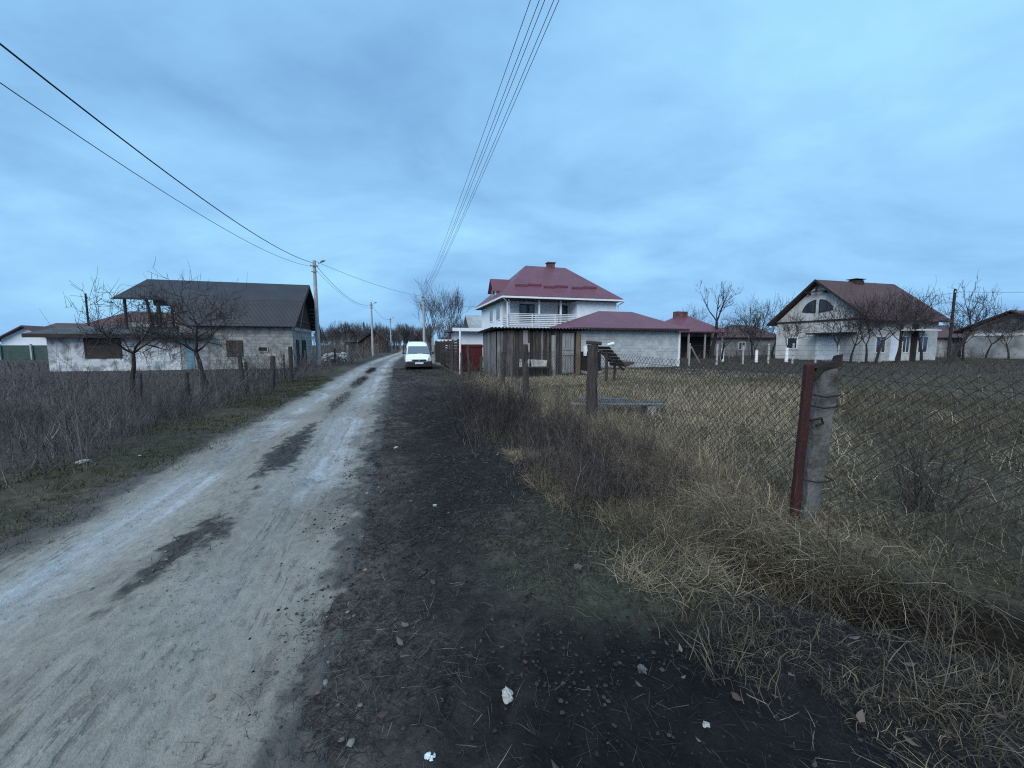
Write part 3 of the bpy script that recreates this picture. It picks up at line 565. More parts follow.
for xa, xb in ((4.75, 5.1), (6.4, 7.2)): m = MB(); m.box(xa, xb, -0.07, -0.004, 0, 3.6); m.build('dark_panel', 'boarddark', h)  # proud dark panels stand in for a shaded porch recess
m = MB(); m.box(-0.1, 0, -0.1, 9.1, 4.05, 4.2); m.build('string_course', 'fascia', h)
m = MB(); m.box(-0.45, -0.05, 3.6, 3.75, 6.9, 7.05); m.box(-0.5, -0.35, 3.4, 5.6, 7.05, 7.15); m.box(-0.45, -0.05, 5.25, 5.4, 6.9, 7.05); m.box(-0.4, -0.3, 4.42, 4.58, 7.15, 8.0); m.build('gable_bracket', 'fascia', h)
for sgn in (-1, 1):
    pts = []; R0 = 1.6
    arc = [(R0 * math.cos(R(a)), R0 * math.sin(R(a))) for a in range(8, 83, 12)]
    poly = [(0.18, 0.12)] + [(max(p, 0.18), q * 1.02 + 0.12) for p, q in arc] + [(0.18, R0 * 0.99 + 0.1)]
    m = MB(); m.slab([(-0.08, 4.5 + sgn * p * 1.0, 4.85 + q * 0.85) for p, q in poly], (0.07, 0, 0)); wf = m.build('attic_window', 'fascia', h)
    for k in range(2):
        cen = 0.95 + 0.02 * k; sub = [(p, q) for p, q in poly]
        q0 = [((p - 0.8) * 0.82 + 0.8, (q - 0.75) * 0.82 + 0.75) for p, q in sub]
        keep = [(min(p, 0.92) if k == 0 else max(p, 1.02), q) for p, q in q0]
        MB().slab([(-0.095, 4.5 + sgn * p, 4.85 + q * 0.85) for p, q in keep], (0.012, 0, 0)).build('pane', 'glass', wf)
m = MB(); m.box(-0.09, 0, 2.3, 4.3, 0, 2.5); m.build('white_door', 'trim', h)
m = MB(); m.box(-1.3, 0, 0.6, 4.6, 2.72, 2.86); m.build('door_canopy', 'fascia', h)
for xa, xb in ((1.6, 2.9), (5.2, 6.2), (7.4, 8.8)): window(h, xa, xb, 0.9, 2.5, 0.0, bars=1)
window(h, 3.6, 4.6, 0.05, 2.5, 0.0, bars=0, name='side_door', m='plaster')
m = MB(); m.box(4.8, 8.2, -1.3, 0, 3.0, 3.12); m.build('side_canopy', 'trim', h)
m = MB(); m.box(-0.06, 0, 6.4, 7.6, 1.2, 2.5); wf = m.build('window', 'trim', h); MB().box(-0.068, -0.062, 6.5, 7.5, 1.3, 2.4).build('pane', 'glass', wf)

# weathered house at the far end of the field
h = root('grey_house', 'grey rough house with shallow brown roof beyond the leaning dark tree', 'house', 66.0, 24.0, 0.0)
b = MB(); b.box(0, 16, 0, 8, -0.3, 3.3); MT['palerough'] = pm('pale_rough_render', (0.40, 0.41, 0.41), (0.17, 0.175, 0.175), 0.9, 0.9, 0.2, detail=8); b.build('wall', 'palerough', h)
b = MB(); b.slab([(-0.8, -0.8, 3.2), (17, -0.8, 3.2), (17, 4, 5.5), (-0.8, 4, 5.5)], (0, 0, -0.14)); b.slab([(-0.8, 8.8, 3.2), (-0.8, 4, 5.5), (17, 4, 5.5), (17, 8.8, 3.2)], (0, 0, -0.14)); b.build('roof', 'brownroof', h)
m = MB(); m.slab([(0, 0, 3.31), (0, 8, 3.31), (0, 4, 5.2)], (0.2, 0, 0)); m.build('gable_wall', 'greyplaster', h)
m = MB(); m.box(4, 4.6, 3.7, 4.3, 5.2, 6.2); m.build('chimney', 'chimney', h)
m = MB(); m.box(-0.05, 0, 1.0, 7.0, 2.7, 3.0); m.build('string_course', 'trim', h)
for xa in (2, 6, 10): window(h, xa, xa + 1.6, 1.0, 2.4, 0.0, bars=1)
h = root('low_outbuilding', 'long low dark outbuilding between the cream house and the grey house', 'outbuilding', 58.5, 34.0, 0.0)
b = MB(); b.box(0, 13, 0, 5, -0.3, 2.6); b.build('wall', 'greyblock', h)
b = MB(); b.slab([(-0.4, -0.5, 2.6), (13.4, -0.5, 2.6), (13.4, 2.5, 4.3), (-0.4, 2.5, 4.3)], (0, 0, -0.1)); b.slab([(-0.4, 5.5, 2.6), (-0.4, 2.5, 4.3), (13.4, 2.5, 4.3), (13.4, 5.5, 2.6)], (0, 0, -0.1)); b.build('roof', 'brownroof', h)
m = MB(); m.box(2, 3, -0.04, 0, 0, 2.0); m.build('door', 'trim', h)

# far left: houses seen past the extension
h = root('red_roof_house', 'house with faded red roof showing above the low extension roof', 'house', -33.0, 55.0, 0.0)
b = MB(); b.box(0, 16, 0, 8, -0.3, 3.5); b.build('wall', 'oldblock', h)
b = MB(); b.slab([(-0.6, -0.6, 3.5), (16.6, -0.6, 3.5), (16.6, 4, 5.6), (2.2, 4, 5.6)], (0, 0, -0.15)); b.slab([(-0.6, 8.6, 3.5), (2.2, 4, 5.6), (16.6, 4, 5.6), (16.6, 8.6, 3.5)], (0, 0, -0.15)); b.slab([(-0.6, -0.6, 3.5), (2.2, 4, 5.6), (-0.6, 8.6, 3.5)], (0, 0, -0.15)); b.build('roof', 'oldredroof', h)
h = root('long_cottage', 'long pale cottage with low brownish red hip roof beyond the white cottage', 'house', *txy(21, 61), 0.0)
b = MB(); b.box(0, 14, 0, 8, -0.3, 2.7); b.build('wall', 'plaster', h)
hip_roof(-0.6, 14.6, -0.6, 8.6, 2.8, 2.2, 12, 4, 5.2).build('roof', 'oldredroof', h)
window(h, 2.0, 3.2, 1.0, 2.2, 0.0); window(h, 6.0, 7.2, 1.0, 2.2, 0.0)
h = root('white_cottage', 'small white cottage with faded red gable roof behind the green sheet fence', 'house', *txy(4, 50), 0.0)
b = MB(); b.box(0, 5, 0, 6, -0.3, 2.4); b.build('wall', 'plaster', h)
b = MB(); b.slab([(-0.5, -0.6, 2.2), (2.5, -0.6, 4.1), (2.5, 6.5, 4.1), (-0.5, 6.5, 2.2)], (0, 0, -0.15)); b.slab([(5.5, -0.6, 2.2), (5.5, 6.5, 2.2), (2.5, 6.5, 4.1), (2.5, -0.6, 4.1)], (0, 0, -0.15)); b.build('roof', 'oldredroof', h)
m = MB(); m.slab([(0, 0, 2.41), (5, 0, 2.41), (2.5, 0, 3.85)], (0, 0.2, 0)); m.build('gable_wall', 'plaster', h)
h = root('sheet_fence', 'dull green sheet metal fence before the far cottages', 'fence', *txy(-30, 44), 0.0, -0.2)
b = MB()
for k in range(90): b.box(k * 0.25, k * 0.25 + 0.245, 0, 0.03 + 0.02 * (k % 2), 0.05, 1.62)
b.build('sheet_panel', 'green', h)
for k in range(8): m = MB(); m.box(k * 3.2, k * 3.2 + 0.16, -0.2, -0.04, -0.2, 1.75); m.build('post', 'poleconcrete', h)
h = root('brick_barn', 'dark brick barn with low lean-to beside the far road bend', 'barn', *txy(361, 84), 0.0)
b = MB(); b.box(0, 5.4, 0, 8, -0.3, 2.4); b.build('wall', 'boarddark', h)
m = MB(); m.slab([(0, 0, 2.41), (5.4, 0, 2.41), (2.7, 0, 4.55)], (0, 0.25, 0)); m.build('gable_wall', 'boarddark', h)
b = MB(); b.slab([(-0.4, -0.5, 2.3), (2.7, -0.5, 4.75), (2.7, 8.5, 4.75), (-0.4, 8.5, 2.3)], (0, 0, -0.15)); b.slab([(5.8, -0.5, 2.3), (5.8, 8.5, 2.3), (2.7, 8.5, 4.75), (2.7, -0.5, 4.75)], (0, 0, -0.15)); b.build('roof', 'fascia', h)
m = MB(); m.box(-3.4, -0.1, 1, 6, -0.3, 2.25); m.build('lean_to', 'boarddark', h)
m = MB(); m.box(-3.8, -0.42, 0.7, 6.3, 2.25, 2.4); m.build('lean_to_roof', 'slateroof', h)

# along the verge beyond the shed
h = root('flat_roof_hut', 'white flat-roofed hut behind the red gate', 'hut', 3.72, 24.8, 0.0)
b = MB(); b.box(0, 3.6, 0, 4, -0.3, 2.5); b.build('wall', 'plaster', h)
m = MB(); m.box(-0.5, 4.0, -0.5, 4.4, 2.5, 2.66); m.build('roof', 'slateroof', h)
m = MB(); m.box(-0.52, 4.02, -0.54, -0.505, 2.48, 2.68); m.build('roof_edge', 'trim', h)
h = root('mansard_house', 'far pale house with grey roof and small gabled dormer', 'house', 11.5, 62.0, 0.0)
b = MB(); b.box(0, 12, 0, 9, -0.3, 3.2); b.build('wall', 'plaster', h)
b = MB(); b.slab([(-0.6, -0.6, 3.2), (12.6, -0.6, 3.2), (12.6, 4.5, 6.6), (-0.6, 4.5, 6.6)], (0, 0, -0.15)); b.slab([(-0.6, 9.6, 3.2), (-0.6, 4.5, 6.6), (12.6, 4.5, 6.6), (12.6, 9.6, 3.2)], (0, 0, -0.15)); b.build('roof', pm('pale_grey_roof', (0.40, 0.41, 0.42), (0.3, 0.31, 0.32), 1, 0.8), h)
m = MB(); m.slab([(3.2, 0.2, 3.6), (5.2, 0.2, 3.6), (5.2, 0.2, 5.0), (4.2, 0.2, 5.9), (3.2, 0.2, 5.0)], (0, 2.5, 0)); dm = m.build('dormer', 'plaster', h)
m = MB(); m.slab([(2.9, 0, 4.8), (4.2, 0, 6.0), (4.2, 2.9, 6.0), (2.9, 2.9, 4.8)], (0, 0, 0.1)); m.slab([(5.5, 0, 4.8), (5.5, 2.9, 4.8), (4.2, 2.9, 6.0), (4.2, 0, 6.0)], (0, 0, 0.1)); m.build('dormer_roof', 'brownroof', dm)
m = MB(); m.box(3.7, 4.7, 0.14, 0.19, 3.9, 5.0); m.build('dormer_window', 'glass', dm)

h = root('red_gate', 'red sheet metal gate between picket fence and wooden shed', 'gate', 3.15, 21.75, None)
m = MB()
for k in range(8): m.box(k * 0.17, k * 0.17 + 0.166, 0, 0.03, 0.1, 1.62)
m.build('sheet_panel', 'redgate', h)
for za in (0.25, 1.48): m = MB(); m.box(-0.03, 1.4, -0.05, -0.005, za, za + 0.08); m.build('gate_rail', 'redgate', h)
h = tag(MB().tube([(0, 0, -0.2), (0.02, 0, 2.5)], 0.055, 10).build('pipe_post', 'trim'), 'tall white pipe post holding up the hut roof by the red gate', 'post'); x, y = W(3.22, 21.5); h.location = (x, y, float(hts(3.22, 21.5)))
# leaning weathered picket posts beside the gate
rr = random.Random(3)
def lonepost(name, label, cat, t, s, hgt, r, m, lean=(0, 0), group=None, n=7, seed=0):
    b = MB(); q = random.Random(seed); pts = []; rs = []
    for k in range(6):
        f = k / 5; pts.append((lean[0] * f + q.uniform(-.012, .012), lean[1] * f + q.uniform(-.012, .012), -0.25 + (hgt + 0.25) * f)); rs.append(r * q.uniform(0.85, 1.1))
    b.tube(pts, rs, n); o = b.build(name, m); x, y = W(t, s); o.location = (x, y, float(hts(t, s))); o.rotation_euler = (0, 0, A)
    return tag(o, label, cat, group)
for k, (t, s, hh, lab) in enumerate(((3.62, 20.9, 1.55, 'tall brown rough post directly before the red gate'), (4.1, 20.2, 1.0, 'short brown rough post between the red gate and the grey shed side'), (2.9, 22.0, 1.75, 'crooked dark post at the end of the horizontal slat fence'), (3.25, 21.2, 1.2, 'dark leaning post at the foot of the white pipe post'))):
    lonepost('rough_post', lab, 'post', t, s, hh, 0.08, 'postwood', (rr.uniform(-.1, .1), 0), 'rough posts by the red gate', 6, k)
# dark horizontal-board fence, two bays
h = root('board_fence', 'dark brown horizontal slat fence running along the verge', 'fence', 3.3, 23.2, 0.0)
m = MB()
for k in range(11): m.box(-0.02, 0.02, 0, 9.5, 0.15 + k * 0.165, 0.15 + k * 0.165 + 0.125)
m.build('slat_panel', 'boarddark', h)
for k in range(5): m = MB(); m.box(0.025, 0.13, k * 2.35, k * 2.35 + 0.1, -0.2, 2.0); m.build('post', 'postwood', h)
h = root('dark_gate', 'dark gate with pale notice and white top trim behind the van', 'gate', 3.2, 36.0, 0.0)
m = MB(); m.box(0, 3.0, 0, 0.05, 0.1, 2.0); m.build('gate_panel', 'fascia', h)
m = MB(); m.box(0.9, 1.25, -0.02, -0.004, 1.2, 1.7); m.build('notice', 'trim', h)
m = MB(); m.box(0.2, 2.3, -0.06, -0.002, 1.97, 2.13); m.build('top_trim', 'trim', h)
m = MB(); m.box(-0.3, -0.12, -0.1, 0.1, -0.2, 2.3); m.build('gate_post', 'concrete', h)

# wooden shed
h = root('wooden_shed', 'old unpainted plank shed with corrugated roof edge before the white house', 'shed', 4.5, 18.4, 0.02)
boards(0.02, 3.15, 0.0, 2.36, 0, 0.025, 0.14, 0.022, 'v', 5, 0.012, 0.10).build('front_wall', 'planks', h)
b = boards(0.1, 3.1, 0.0, 2.3, 0, 0.025, 0.22, 0.012, 'v', 8, 0.01, 0.06); o = b.build('side_wall', 'greyplanks', h); o.rotation_euler = (0, 0, R(90)); o.location = (0.0, 0.0, 0)
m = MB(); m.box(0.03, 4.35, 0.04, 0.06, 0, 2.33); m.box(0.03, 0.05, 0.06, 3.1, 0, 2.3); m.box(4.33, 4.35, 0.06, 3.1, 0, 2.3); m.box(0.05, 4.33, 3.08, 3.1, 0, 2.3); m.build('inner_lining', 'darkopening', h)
m = MB(); m.box(1.28, 1.52, -0.03, -0.013, 1.2, 2.33); m.box(1.42, 1.62, -0.055, -0.032, 1.28, 1.72); m.build('pale_plank', 'palewood', h)
m = MB(); m.tube([(2.86, -0.05, 0), (2.84, -0.05, 2.1)], 0.11, 8); m.build('pale_log', 'palewood', h)
m = MB(); m.box(3.3, 3.95, -0.02, 0.02, 0.22, 2.22); dr = m.build('door', 'greyplanks', h)
m = MB()
for k in range(4): 
    for za, zb in ((0.3, 1.05), (1.38, 2.1)): m.box(3.36 + k * 0.145, 3.36 + k * 0.145 + 0.085, -0.045, -0.022, za, zb, 0.8)
m.box(3.32, 3.93, -0.05, -0.022, 1.12, 1.3, 0.7); m.build('door_slats', 'palewood', dr)
m = MB(); m.box(3.17, 3.28, -0.04, 0.03, 0, 2.34); m.box(3.28, 4.05, -0.04, 0.03, 2.24, 2.34); m.build('door_frame', 'postwood', h)
m = MB(); m.box(4.06, 4.28, -0.05, 0.03, 0, 2.33); m.build('corner_post', 'tanwood', h)
m = MB(); m.box(3.2, 4.6, -0.25, -0.05, 0.05, 0.16); m.build('door_step', 'postwood', h)
V_ = []; F_ = []; nx = 200
for j, (yy, zz) in enumerate(((-0.35, 2.42), (3.5, 2.30))):
    for i_ in range(nx + 1):
        xx = -0.35 + 5.1 * i_ / nx; V_.append((xx, yy, zz + 0.03 * math.sin(xx * 2 * math.pi / 0.17)))
for i_ in range(nx): F_.append((i_, i_ + 1, nx + 2 + i_, nx + 1 + i_))
m = MB(); m.add(V_, F_); o = m.build('corrugated_roof', 'slateroof', h); md = o.modifiers.new('s', 'SOLIDIFY'); md.thickness = 0.015
# ------------------------------------------------------------------ poles and wires
def pole(name, label, t, s, top, r0, r1, m, lamp=0, group=None, cross=True, n=10):
    h = root(name, label, 'utility pole', t, s, group=group); z0 = h.location.z; H = top - z0
    b = MB(); b.tube([(0, 0, -0.3), (0, 0, H * 0.5), (0, 0, H)], [r0, (r0 + r1) / 2, r1], n); b.build('shaft', m, h)
    if cross:
        b = MB(); b.box(-0.28, 0.28, -r1 - 0.06, -r1 - 0.005, H - 0.45, H - 0.38); b.box(-0.2, 0.2, -r1 - 0.06, -r1 - 0.005, H - 0.85, H - 0.79); b.build('bracket', 'steel', h)
        for xx in (-0.25, 0.25): b = MB(); b.tube([(xx, -r1 - 0.035, H - 0.38), (xx, -r1 - 0.035, H - 0.24)], [0.04, 0.03], 8); b.build('insulator', 'trim', h)
    if lamp:
        b = MB(); b.tube([(0, -0.02, H - 0.55), (lamp * 0.3, -0.1, H - 0.22), (lamp * 0.5, -0.2, H - 0.12)], 0.028, 6); ar = b.build('lamp_arm', 'steel', h)
        b = MB(); b.tube([(lamp * 0.46, -0.19, H - 0.13), (lamp * 0.62, -0.25, H - 0.05), (lamp * 0.76, -0.28, H - 0.02)], [0.05, 0.09, 0.05], 8); b.build('lamp_head', 'steel', ar)
    return h
pole('utility_pole', 'pale concrete utility pole with lamp arm at the corner of the unfinished house', -5.7, 32.8, 7.8, 0.17, 0.11, 'poleconcrete', 1, 'street poles')
pole('utility_pole', 'concrete lamp pole before the dark brick barn along the road', -3.5, 62, 7.8, 0.17, 0.11, 'poleconcrete', 1, 'street poles')
pole('utility_pole', 'distant lamp pole just past the dark brick barn', -1.4, 95, 7.8, 0.17, 0.11, 'poleconcrete', 1, 'street poles')
pole('utility_pole', 'farthest thin pole over the road bend', 0.9, 130, 7.8, 0.16, 0.11, 'poleconcrete', 0, 'street poles', False)
pole('utility_pole', 'pale concrete pole rising behind the white van, bundle of wires on top', 3.2, 51, 7.9, 0.18, 0.12, 'poleconcrete', 0, 'street poles')
pole('steel_pole', 'plain dark pole standing behind the low extension roof', -29.4, 50, 6.7, 0.10, 0.08, 'fascia', 0, None, False)
pole('antenna_pole', 'thin pole over the small white cottage at the green fence', -54.7, 63, 6.4, 0.09, 0.06, 'fascia', 0, None)
pole('wooden_pole', 'dark pole between the cream house and the grey house', 60.3, 30.3, 7.9, 0.15, 0.12, 'fascia', 0, None)
pole('thin_pole', 'thin grey pole before the low brown-roofed house', 47, 44.8, 6.9, 0.10, 0.07, 'steel', 0, None)

def cat(a, b, sag, n=28):
    a, b = Vector(a), Vector(b); return [a.lerp(b, k / n) - Vector((0, 0, 4 * sag * (k / n) * (1 - k / n))) for k in range(n + 1)]
def PT(t, s, z): x, y = W(t, s); return (x, y, z)
def wirething(label, a, b, sag, r, m='cable', group=None, c='wire', n=28):
    o = MB().tube(cat(PT(*a), PT(*b), sag, n), r, 5, False).build('overhead_wire', m, None, True); return tag(o, label, c, group)
wirething('thick black cable rising steeply from the lamp pole by the unfinished house', (-5.8, 32.7, 7.62), (-6.0, -7.5, 7.95), 1.48, 0.017)
wirething('thinner dark wire running just below the thick black cable', (-5.85, 32.7, 7.35), (-6.1, -8.5, 7.5), 1.66, 0.009)
wirething('black cable sagging between the lamp pole by the house and the barn lamp pole', (-5.6, 32.9, 7.45), (-3.5, 61.9, 7.45), 1.0, 0.016)
wirething('thin wire beneath the cable toward the barn lamp pole', (-5.6, 32.9, 7.1), (-3.6, 61.9, 7.1), 0.8, 0.010)
wirething('thin wire crossing the road from the lamp pole to the pole behind the van', (-5.6, 32.9, 7.75), (3.1, 50.9, 7.6), 0.35, 0.012)
wirething('cable between the barn lamp pole and the distant lamp pole', (-3.5, 62.1, 7.45), (-1.4, 94.9, 7.45), 0.8, 0.02)
wirething('thin wire from the pole behind the van toward the white house', (3.3, 51, 7.2), (9.4, 44, 5.9), 0.3, 0.010)
for k in range(5):
    wirething('one of five parallel wires running overhead from the pole behind the van', (3.2 + (k - 2) * 0.10, 51, 7.72 - 0.10 * (k % 2)), (2.15 + (k - 2) * 0.115, -9, 7.75 - 0.06 * (k % 2)), 0.75, 0.0062, 'conductor', 'parallel overhead wires', n=44)
wirething('faint wire stretching from the dark pole past the grey house', (60.3, 30.3, 7.6), (92, 22, 9.0), 0.5, 0.02, 'conductor')
wirething('faint wire from the dark pole toward the cream house roof', (60.3, 30.3, 7.5), (51.5, 31.8, 6.9), 0.25, 0.02, 'conductor')

# ------------------------------------------------------------------ van
h = root('delivery_van', 'small white high-roof van parked on the dirt verge facing the viewer', 'van', 1.32, 26.6, 0.03)
st = [(0.00, 0.38, 0.62, 0.70, 0.66), (0.10, 0.30, 0.78, 0.80, 0.76), (0.30, 0.26, 0.86, 0.84, 0.78), (0.78, 0.24, 0.98, 0.845, 0.78), (1.30, 0.24, 1.56, 0.85, 0.70), (1.62, 0.24, 1.80, 0.85, 0.66), (2.2, 0.24, 1.87, 0.85, 0.67), (3.9, 0.24, 1.85, 0.85, 0.67), (4.15, 0.30, 1.78, 0.83, 0.66), (4.2, 0.45, 1.6, 0.80, 0.65)]
vs_ = []; fs_ = []; K = 12
for (y, zb, zt, hw_, rw) in st:
    zm = min(0.95, zb + (zt - zb) * 0.62)
    half = [(hw_ - 0.06, zb), (hw_, zb + 0.12 * (zt - zb)), (hw_, zm), (rw + (hw_ - rw) * 0.12, zt - 0.10 * (zt - zb) - 0.02), (rw - 0.10, zt - 0.015), (rw * 0.45, zt)]
    ring = half + [(-x_, z_) for x_, z_ in reversed(half)]
    vs_ += [(x_, y, z_) for x_, z_ in ring]
for i_ in range(len(st) - 1):
    for k in range(K): fs_.append((i_ * K + k, i_ * K + (k + 1) % K, (i_ + 1) * K + (k + 1) % K, (i_ + 1) * K + k))
fs_ += [tuple(range(K)), tuple(len(vs_) - K + k for k in range(K - 1, -1, -1))]
bd = MB().add(vs_, fs_).build('body', 'paint', h, True); sb = bd.modifiers.new('s', 'SUBSURF'); sb.levels = 2; sb.render_levels = 2
m = MB(); m.slab([(-0.72, 0.775, 1.00), (0.72, 0.775, 1.00), (0.63, 1.225, 1.52), (-0.63, 1.225, 1.52)], (0, -0.03, 0.02)); ws = m.build('windscreen', 'windscreen', h)
m = MB(); m.slab([(0.12, 0.735, 1.46 - 0.0), (0.5, 0.735, 1.46), (0.5, 1.18, 1.5), (0.12, 1.18, 1.5)], (0, 0, 0.004)) if False else None
m = MB(); m.tube([(-0.6, 0.72, 0.99), (-0.05, 0.76, 1.06)], 0.012, 5); m.tube([(0.05, 0.72, 0.99), (0.62, 0.76, 1.06)], 0.012, 5); m.build('wiper', 'black', h)
m = MB(); m.box(-0.82, 0.82, -0.10, 0.22, 0.20, 0.55); m.box(-0.865, 0.865, 0.22, 0.40, 0.22, 0.52); m.build('front_bumper', 'black', h, bevel=0.04)
m = MB(); m.box(-0.44, 0.44, -0.055, 0.06, 0.58, 0.69); gr = m.build('grille', 'black', h, bevel=0.015)
m = MB(); m.disc((0, -0.06, 0.635), (0, 1, 0), 0.055, 0.055, 0.02, 14); m.build('badge', 'steel', gr)
for sx in (-1, 1):
    m = MB(); m.slab([(sx * 0.48, -0.035, 0.57), (sx * 0.76, 0.05, 0.56), (sx * 0.79, 0.13, 0.82), (sx * 0.60, 0.05, 0.80)], (0, -0.05, 0.01)); m.build('headlight', 'lamp', h)
    m = MB(); m.tube([(sx * 0.82, 0.86, 1.06), (sx * 0.92, 0.84, 1.08)], 0.025, 6); m.box(min(sx * 0.90, sx * 1.02), max(sx * 0.90, sx * 1.02), 0.78, 0.86, 1.0, 1.18); m.build('wing_mirror', 'black', h)
    m = MB(); m.slab([(sx * 0.852, 0.95, 1.02), (sx * 0.852, 1.95, 1.02), (sx * 0.74, 1.95, 1.5), (sx * 0.755, 1.3, 1.48)], (sx * 0.012, 0, 0)); m.build('side_window', 'windscreen', h)
    for yy in (0.72, 3.4):
        m = MB(); m.disc((sx * 0.76, yy, 0.30), (1, 0, 0), 0.30, 0.30, 0.19, 20); wh = m.build('wheel', 'rubber', h, bevel=0.03)
        m = MB(); m.disc((sx * 0.86, yy, 0.30), (1, 0, 0), 0.18, 0.18, 0.02, 16); m.build('rim', 'rim', wh)
m = MB(); m.box(-0.26, 0.26, -0.125, -0.104, 0.40, 0.51); pl = m.build('number_plate', 'plate', h)
m = MB(); m.box(-0.75, 0.75, 0.25, 3.9, 0.16, 0.25); m.build('underbody', 'black', h)

# ------------------------------------------------------------------ bare trees
def segmesh(name, P0, P1, R0, R1, m, parent=None, n=4, rnd=None, kind=None):
    P0, P1 = np.array(P0, float), np.array(P1, float); R0, R1 = np.array(R0)[:, None, None], np.array(R1)[:, None, None]
    d = P1 - P0; d /= np.maximum(np.linalg.norm(d, axis=1, keepdims=True), 1e-6)
    a = np.where(np.abs(d[:, 2:3]) > 0.9, np.array([[1.0, 0, 0]]), np.array([[0, 0, 1.0]])); u = np.cross(d, a); u /= np.linalg.norm(u, axis=1, keepdims=True); v = np.cross(d, u)
    an = np.arange(n) * 2 * np.pi / n; ring = np.cos(an)[None, :, None] * u[:, None] + np.sin(an)[None, :, None] * v[:, None]
    V = np.concatenate([P0[:, None] + R0 * ring, P1[:, None] + R1 * ring], 1).reshape(-1, 3)
    b = np.arange(len(P0))[:, None, None] * 2 * n; k = np.arange(n); q = np.stack([k, (k + 1) % n, n + (k + 1) % n, n + k], -1)[None]
    F = (b + q).reshape(-1, 4)
    rr_ = np.repeat(np.random.default_rng(len(P0)).random(len(P0)) if rnd is None else np.array(rnd), 2 * n)
    return fastmesh(name, V, F, m, rnd=rr_, parent=parent, kind=kind)
def growtree(seed, trunk_h, trunk_r, spread, levels, length, ratio=0.72, kids=(3, 4), angle=42, up=0.15, crook=0.22, lean=(0, 0), minr=0.006, mainlimbs=4, sprout=0.0):
    rg = random.Random(seed); T_ = []; C_ = []
    def walk(p, d, l, r, lev):
        n = 4 if lev < 2 else 3; segs = C_ if lev > 0 else T_
        r1 = max(r * 0.55, minr * 0.7)
        for k in range(n):
            j = Vector((rg.gauss(0, 1), rg.gauss(0, 1), rg.gauss(0, 1))) * crook
            d = (d + j * 0.6 + Vector((0, 0, up))).normalized()
            q = p + d * (l / n); ra = r + (r1 - r) * k / n; rb = r + (r1 - r) * (k + 1) / n
            segs.append((tuple(p), tuple(q), ra, rb)); p = q
            if lev < levels and k >= (1 if lev else n - 1):
                nk = rg.randint(*kids) if k == n - 1 else rg.choice((1, 1, 2))
                if lev == 0: nk = mainlimbs
                for i_ in range(nk):
                    az_ = rg.uniform(0, 2 * math.pi) if lev else 2 * math.pi * (i_ + rg.uniform(-.25, .25)) / nk
                    an_ = R(angle) * rg.uniform(0.6, 1.3) if (k == n - 1 or lev == 0) else R(angle) * rg.uniform(0.9, 1.6)
                    ax = d.orthogonal().normalized(); ax.rotate(Matrix.Rotation(az_, 3, d)); e_ = d.copy(); e_.rotate(Matrix.Rotation(an_, 3, ax))
                    walk(p.copy(), e_, l * ratio * rg.uniform(0.7, 1.15) * (spread if lev == 0 else 1), max(rb * rg.uniform(0.55, 0.75), minr), lev + 1)
            if sprout and lev >= 1 and rg.random() < sprout:
                e_ = (Vector((rg.gauss(0, .3), rg.gauss(0, .3), 1))).normalized(); walk2(p.copy(), e_, rg.uniform(0.4, 1.0) * length * 0.6, minr * 1.1)
    def walk2(p, d, l, r):
        for k in range(3):
            d = (d + Vector((rg.gauss(0, .1), rg.gauss(0, .1), 0.1))).normalized(); q = p + d * l / 3; C_.append((tuple(p), tuple(q), r * (1 - k * .2), r * (1 - (k + 1) * .2))); p = q
    walk(Vector((0, 0, -0.15)), Vector((lean[0], lean[1], 1)).normalized(), trunk_h, trunk_r, 0)
    return T_, C_
def bare_tree(name, label, t, s, spec, twig='twig', group=None, white=0, cate='tree'):
    h = root(name, label, cate, t, s, group=group); T_, C_ = growtree(**spec)
    tr = segmesh('trunk', *zip(*[(a, b, c, d) for a, b, c, d in T_]), 'bark', h, 8)
    segmesh('crown', *zip(*C_), twig, h, 4)
    if white:
        b = MB(); b.tube([(0, 0, -0.1), (0, 0, white)], [spec['trunk_r'] * 1.25, spec['trunk_r'] * 1.12], 10); b.build('whitewash_band', 'trim', tr)
    return h
def copytree(src, t, s, rz, sc, label=None):
    c = src.copy(); col.objects.link(c); x, y = W(t, s); c.location = (x, y, float(hts(t, s))); c.rotation_euler = (0, 0, rz); c.scale = (sc, sc, sc)
    if label: c['label'] = label
    for ch in src.children:
        d = ch.copy(); col.objects.link(d); d.parent = c
        for g in ch.children: e_ = g.copy(); col.objects.link(e_); e_.parent = d
    return c
def txy(px, Y): X_ = (px - 512) / 400 * Y; return TS(X_, Y)
t_, s_ = txy(131, 11.5); bare_tree('fruit_tree', 'small dark bare fruit tree with slanted trunk before the boarded shutter window', t_, s_, dict(seed=4, trunk_h=1.5, trunk_r=0.08, spread=0.85, levels=4, length=1, ratio=0.74, angle=50, up=0.05, lean=(-0.12, 0.05), mainlimbs=5, minr=0.0042, sprout=0.06))
t_, s_ = txy(205, 14.5); bare_tree('fruit_tree', 'larger bare fruit tree with forked trunk before the blue door', t_, s_, dict(seed=11, trunk_h=1.5, trunk_r=0.11, spread=1.0, levels=4, length=1.2, ratio=0.78, angle=48, up=0.06, lean=(0.02, 0), mainlimbs=5, minr=0.005, sprout=0.06))
big = dict(trunk_h=3.0, trunk_r=0.20, spread=1.0, levels=4, length=2, ratio=0.84, angle=34, up=0.15, crook=0.18, mainlimbs=6, kids=(2, 3), minr=0.014)
t_, s_ = txy(430, 64); bare_tree('tall_tree', 'tall bare grey tree directly behind the pole and van', t_, s_, dict(big, seed=21, trunk_h=3.4), 'greytwig')
t_, s_ = txy(447, 60); bare_tree('tall_tree', 'slimmer bare grey tree rising over the dark slat fence', t_, s_, dict(big, seed=23, angle=20, trunk_h=3.0, trunk_r=0.15), 'greytwig')
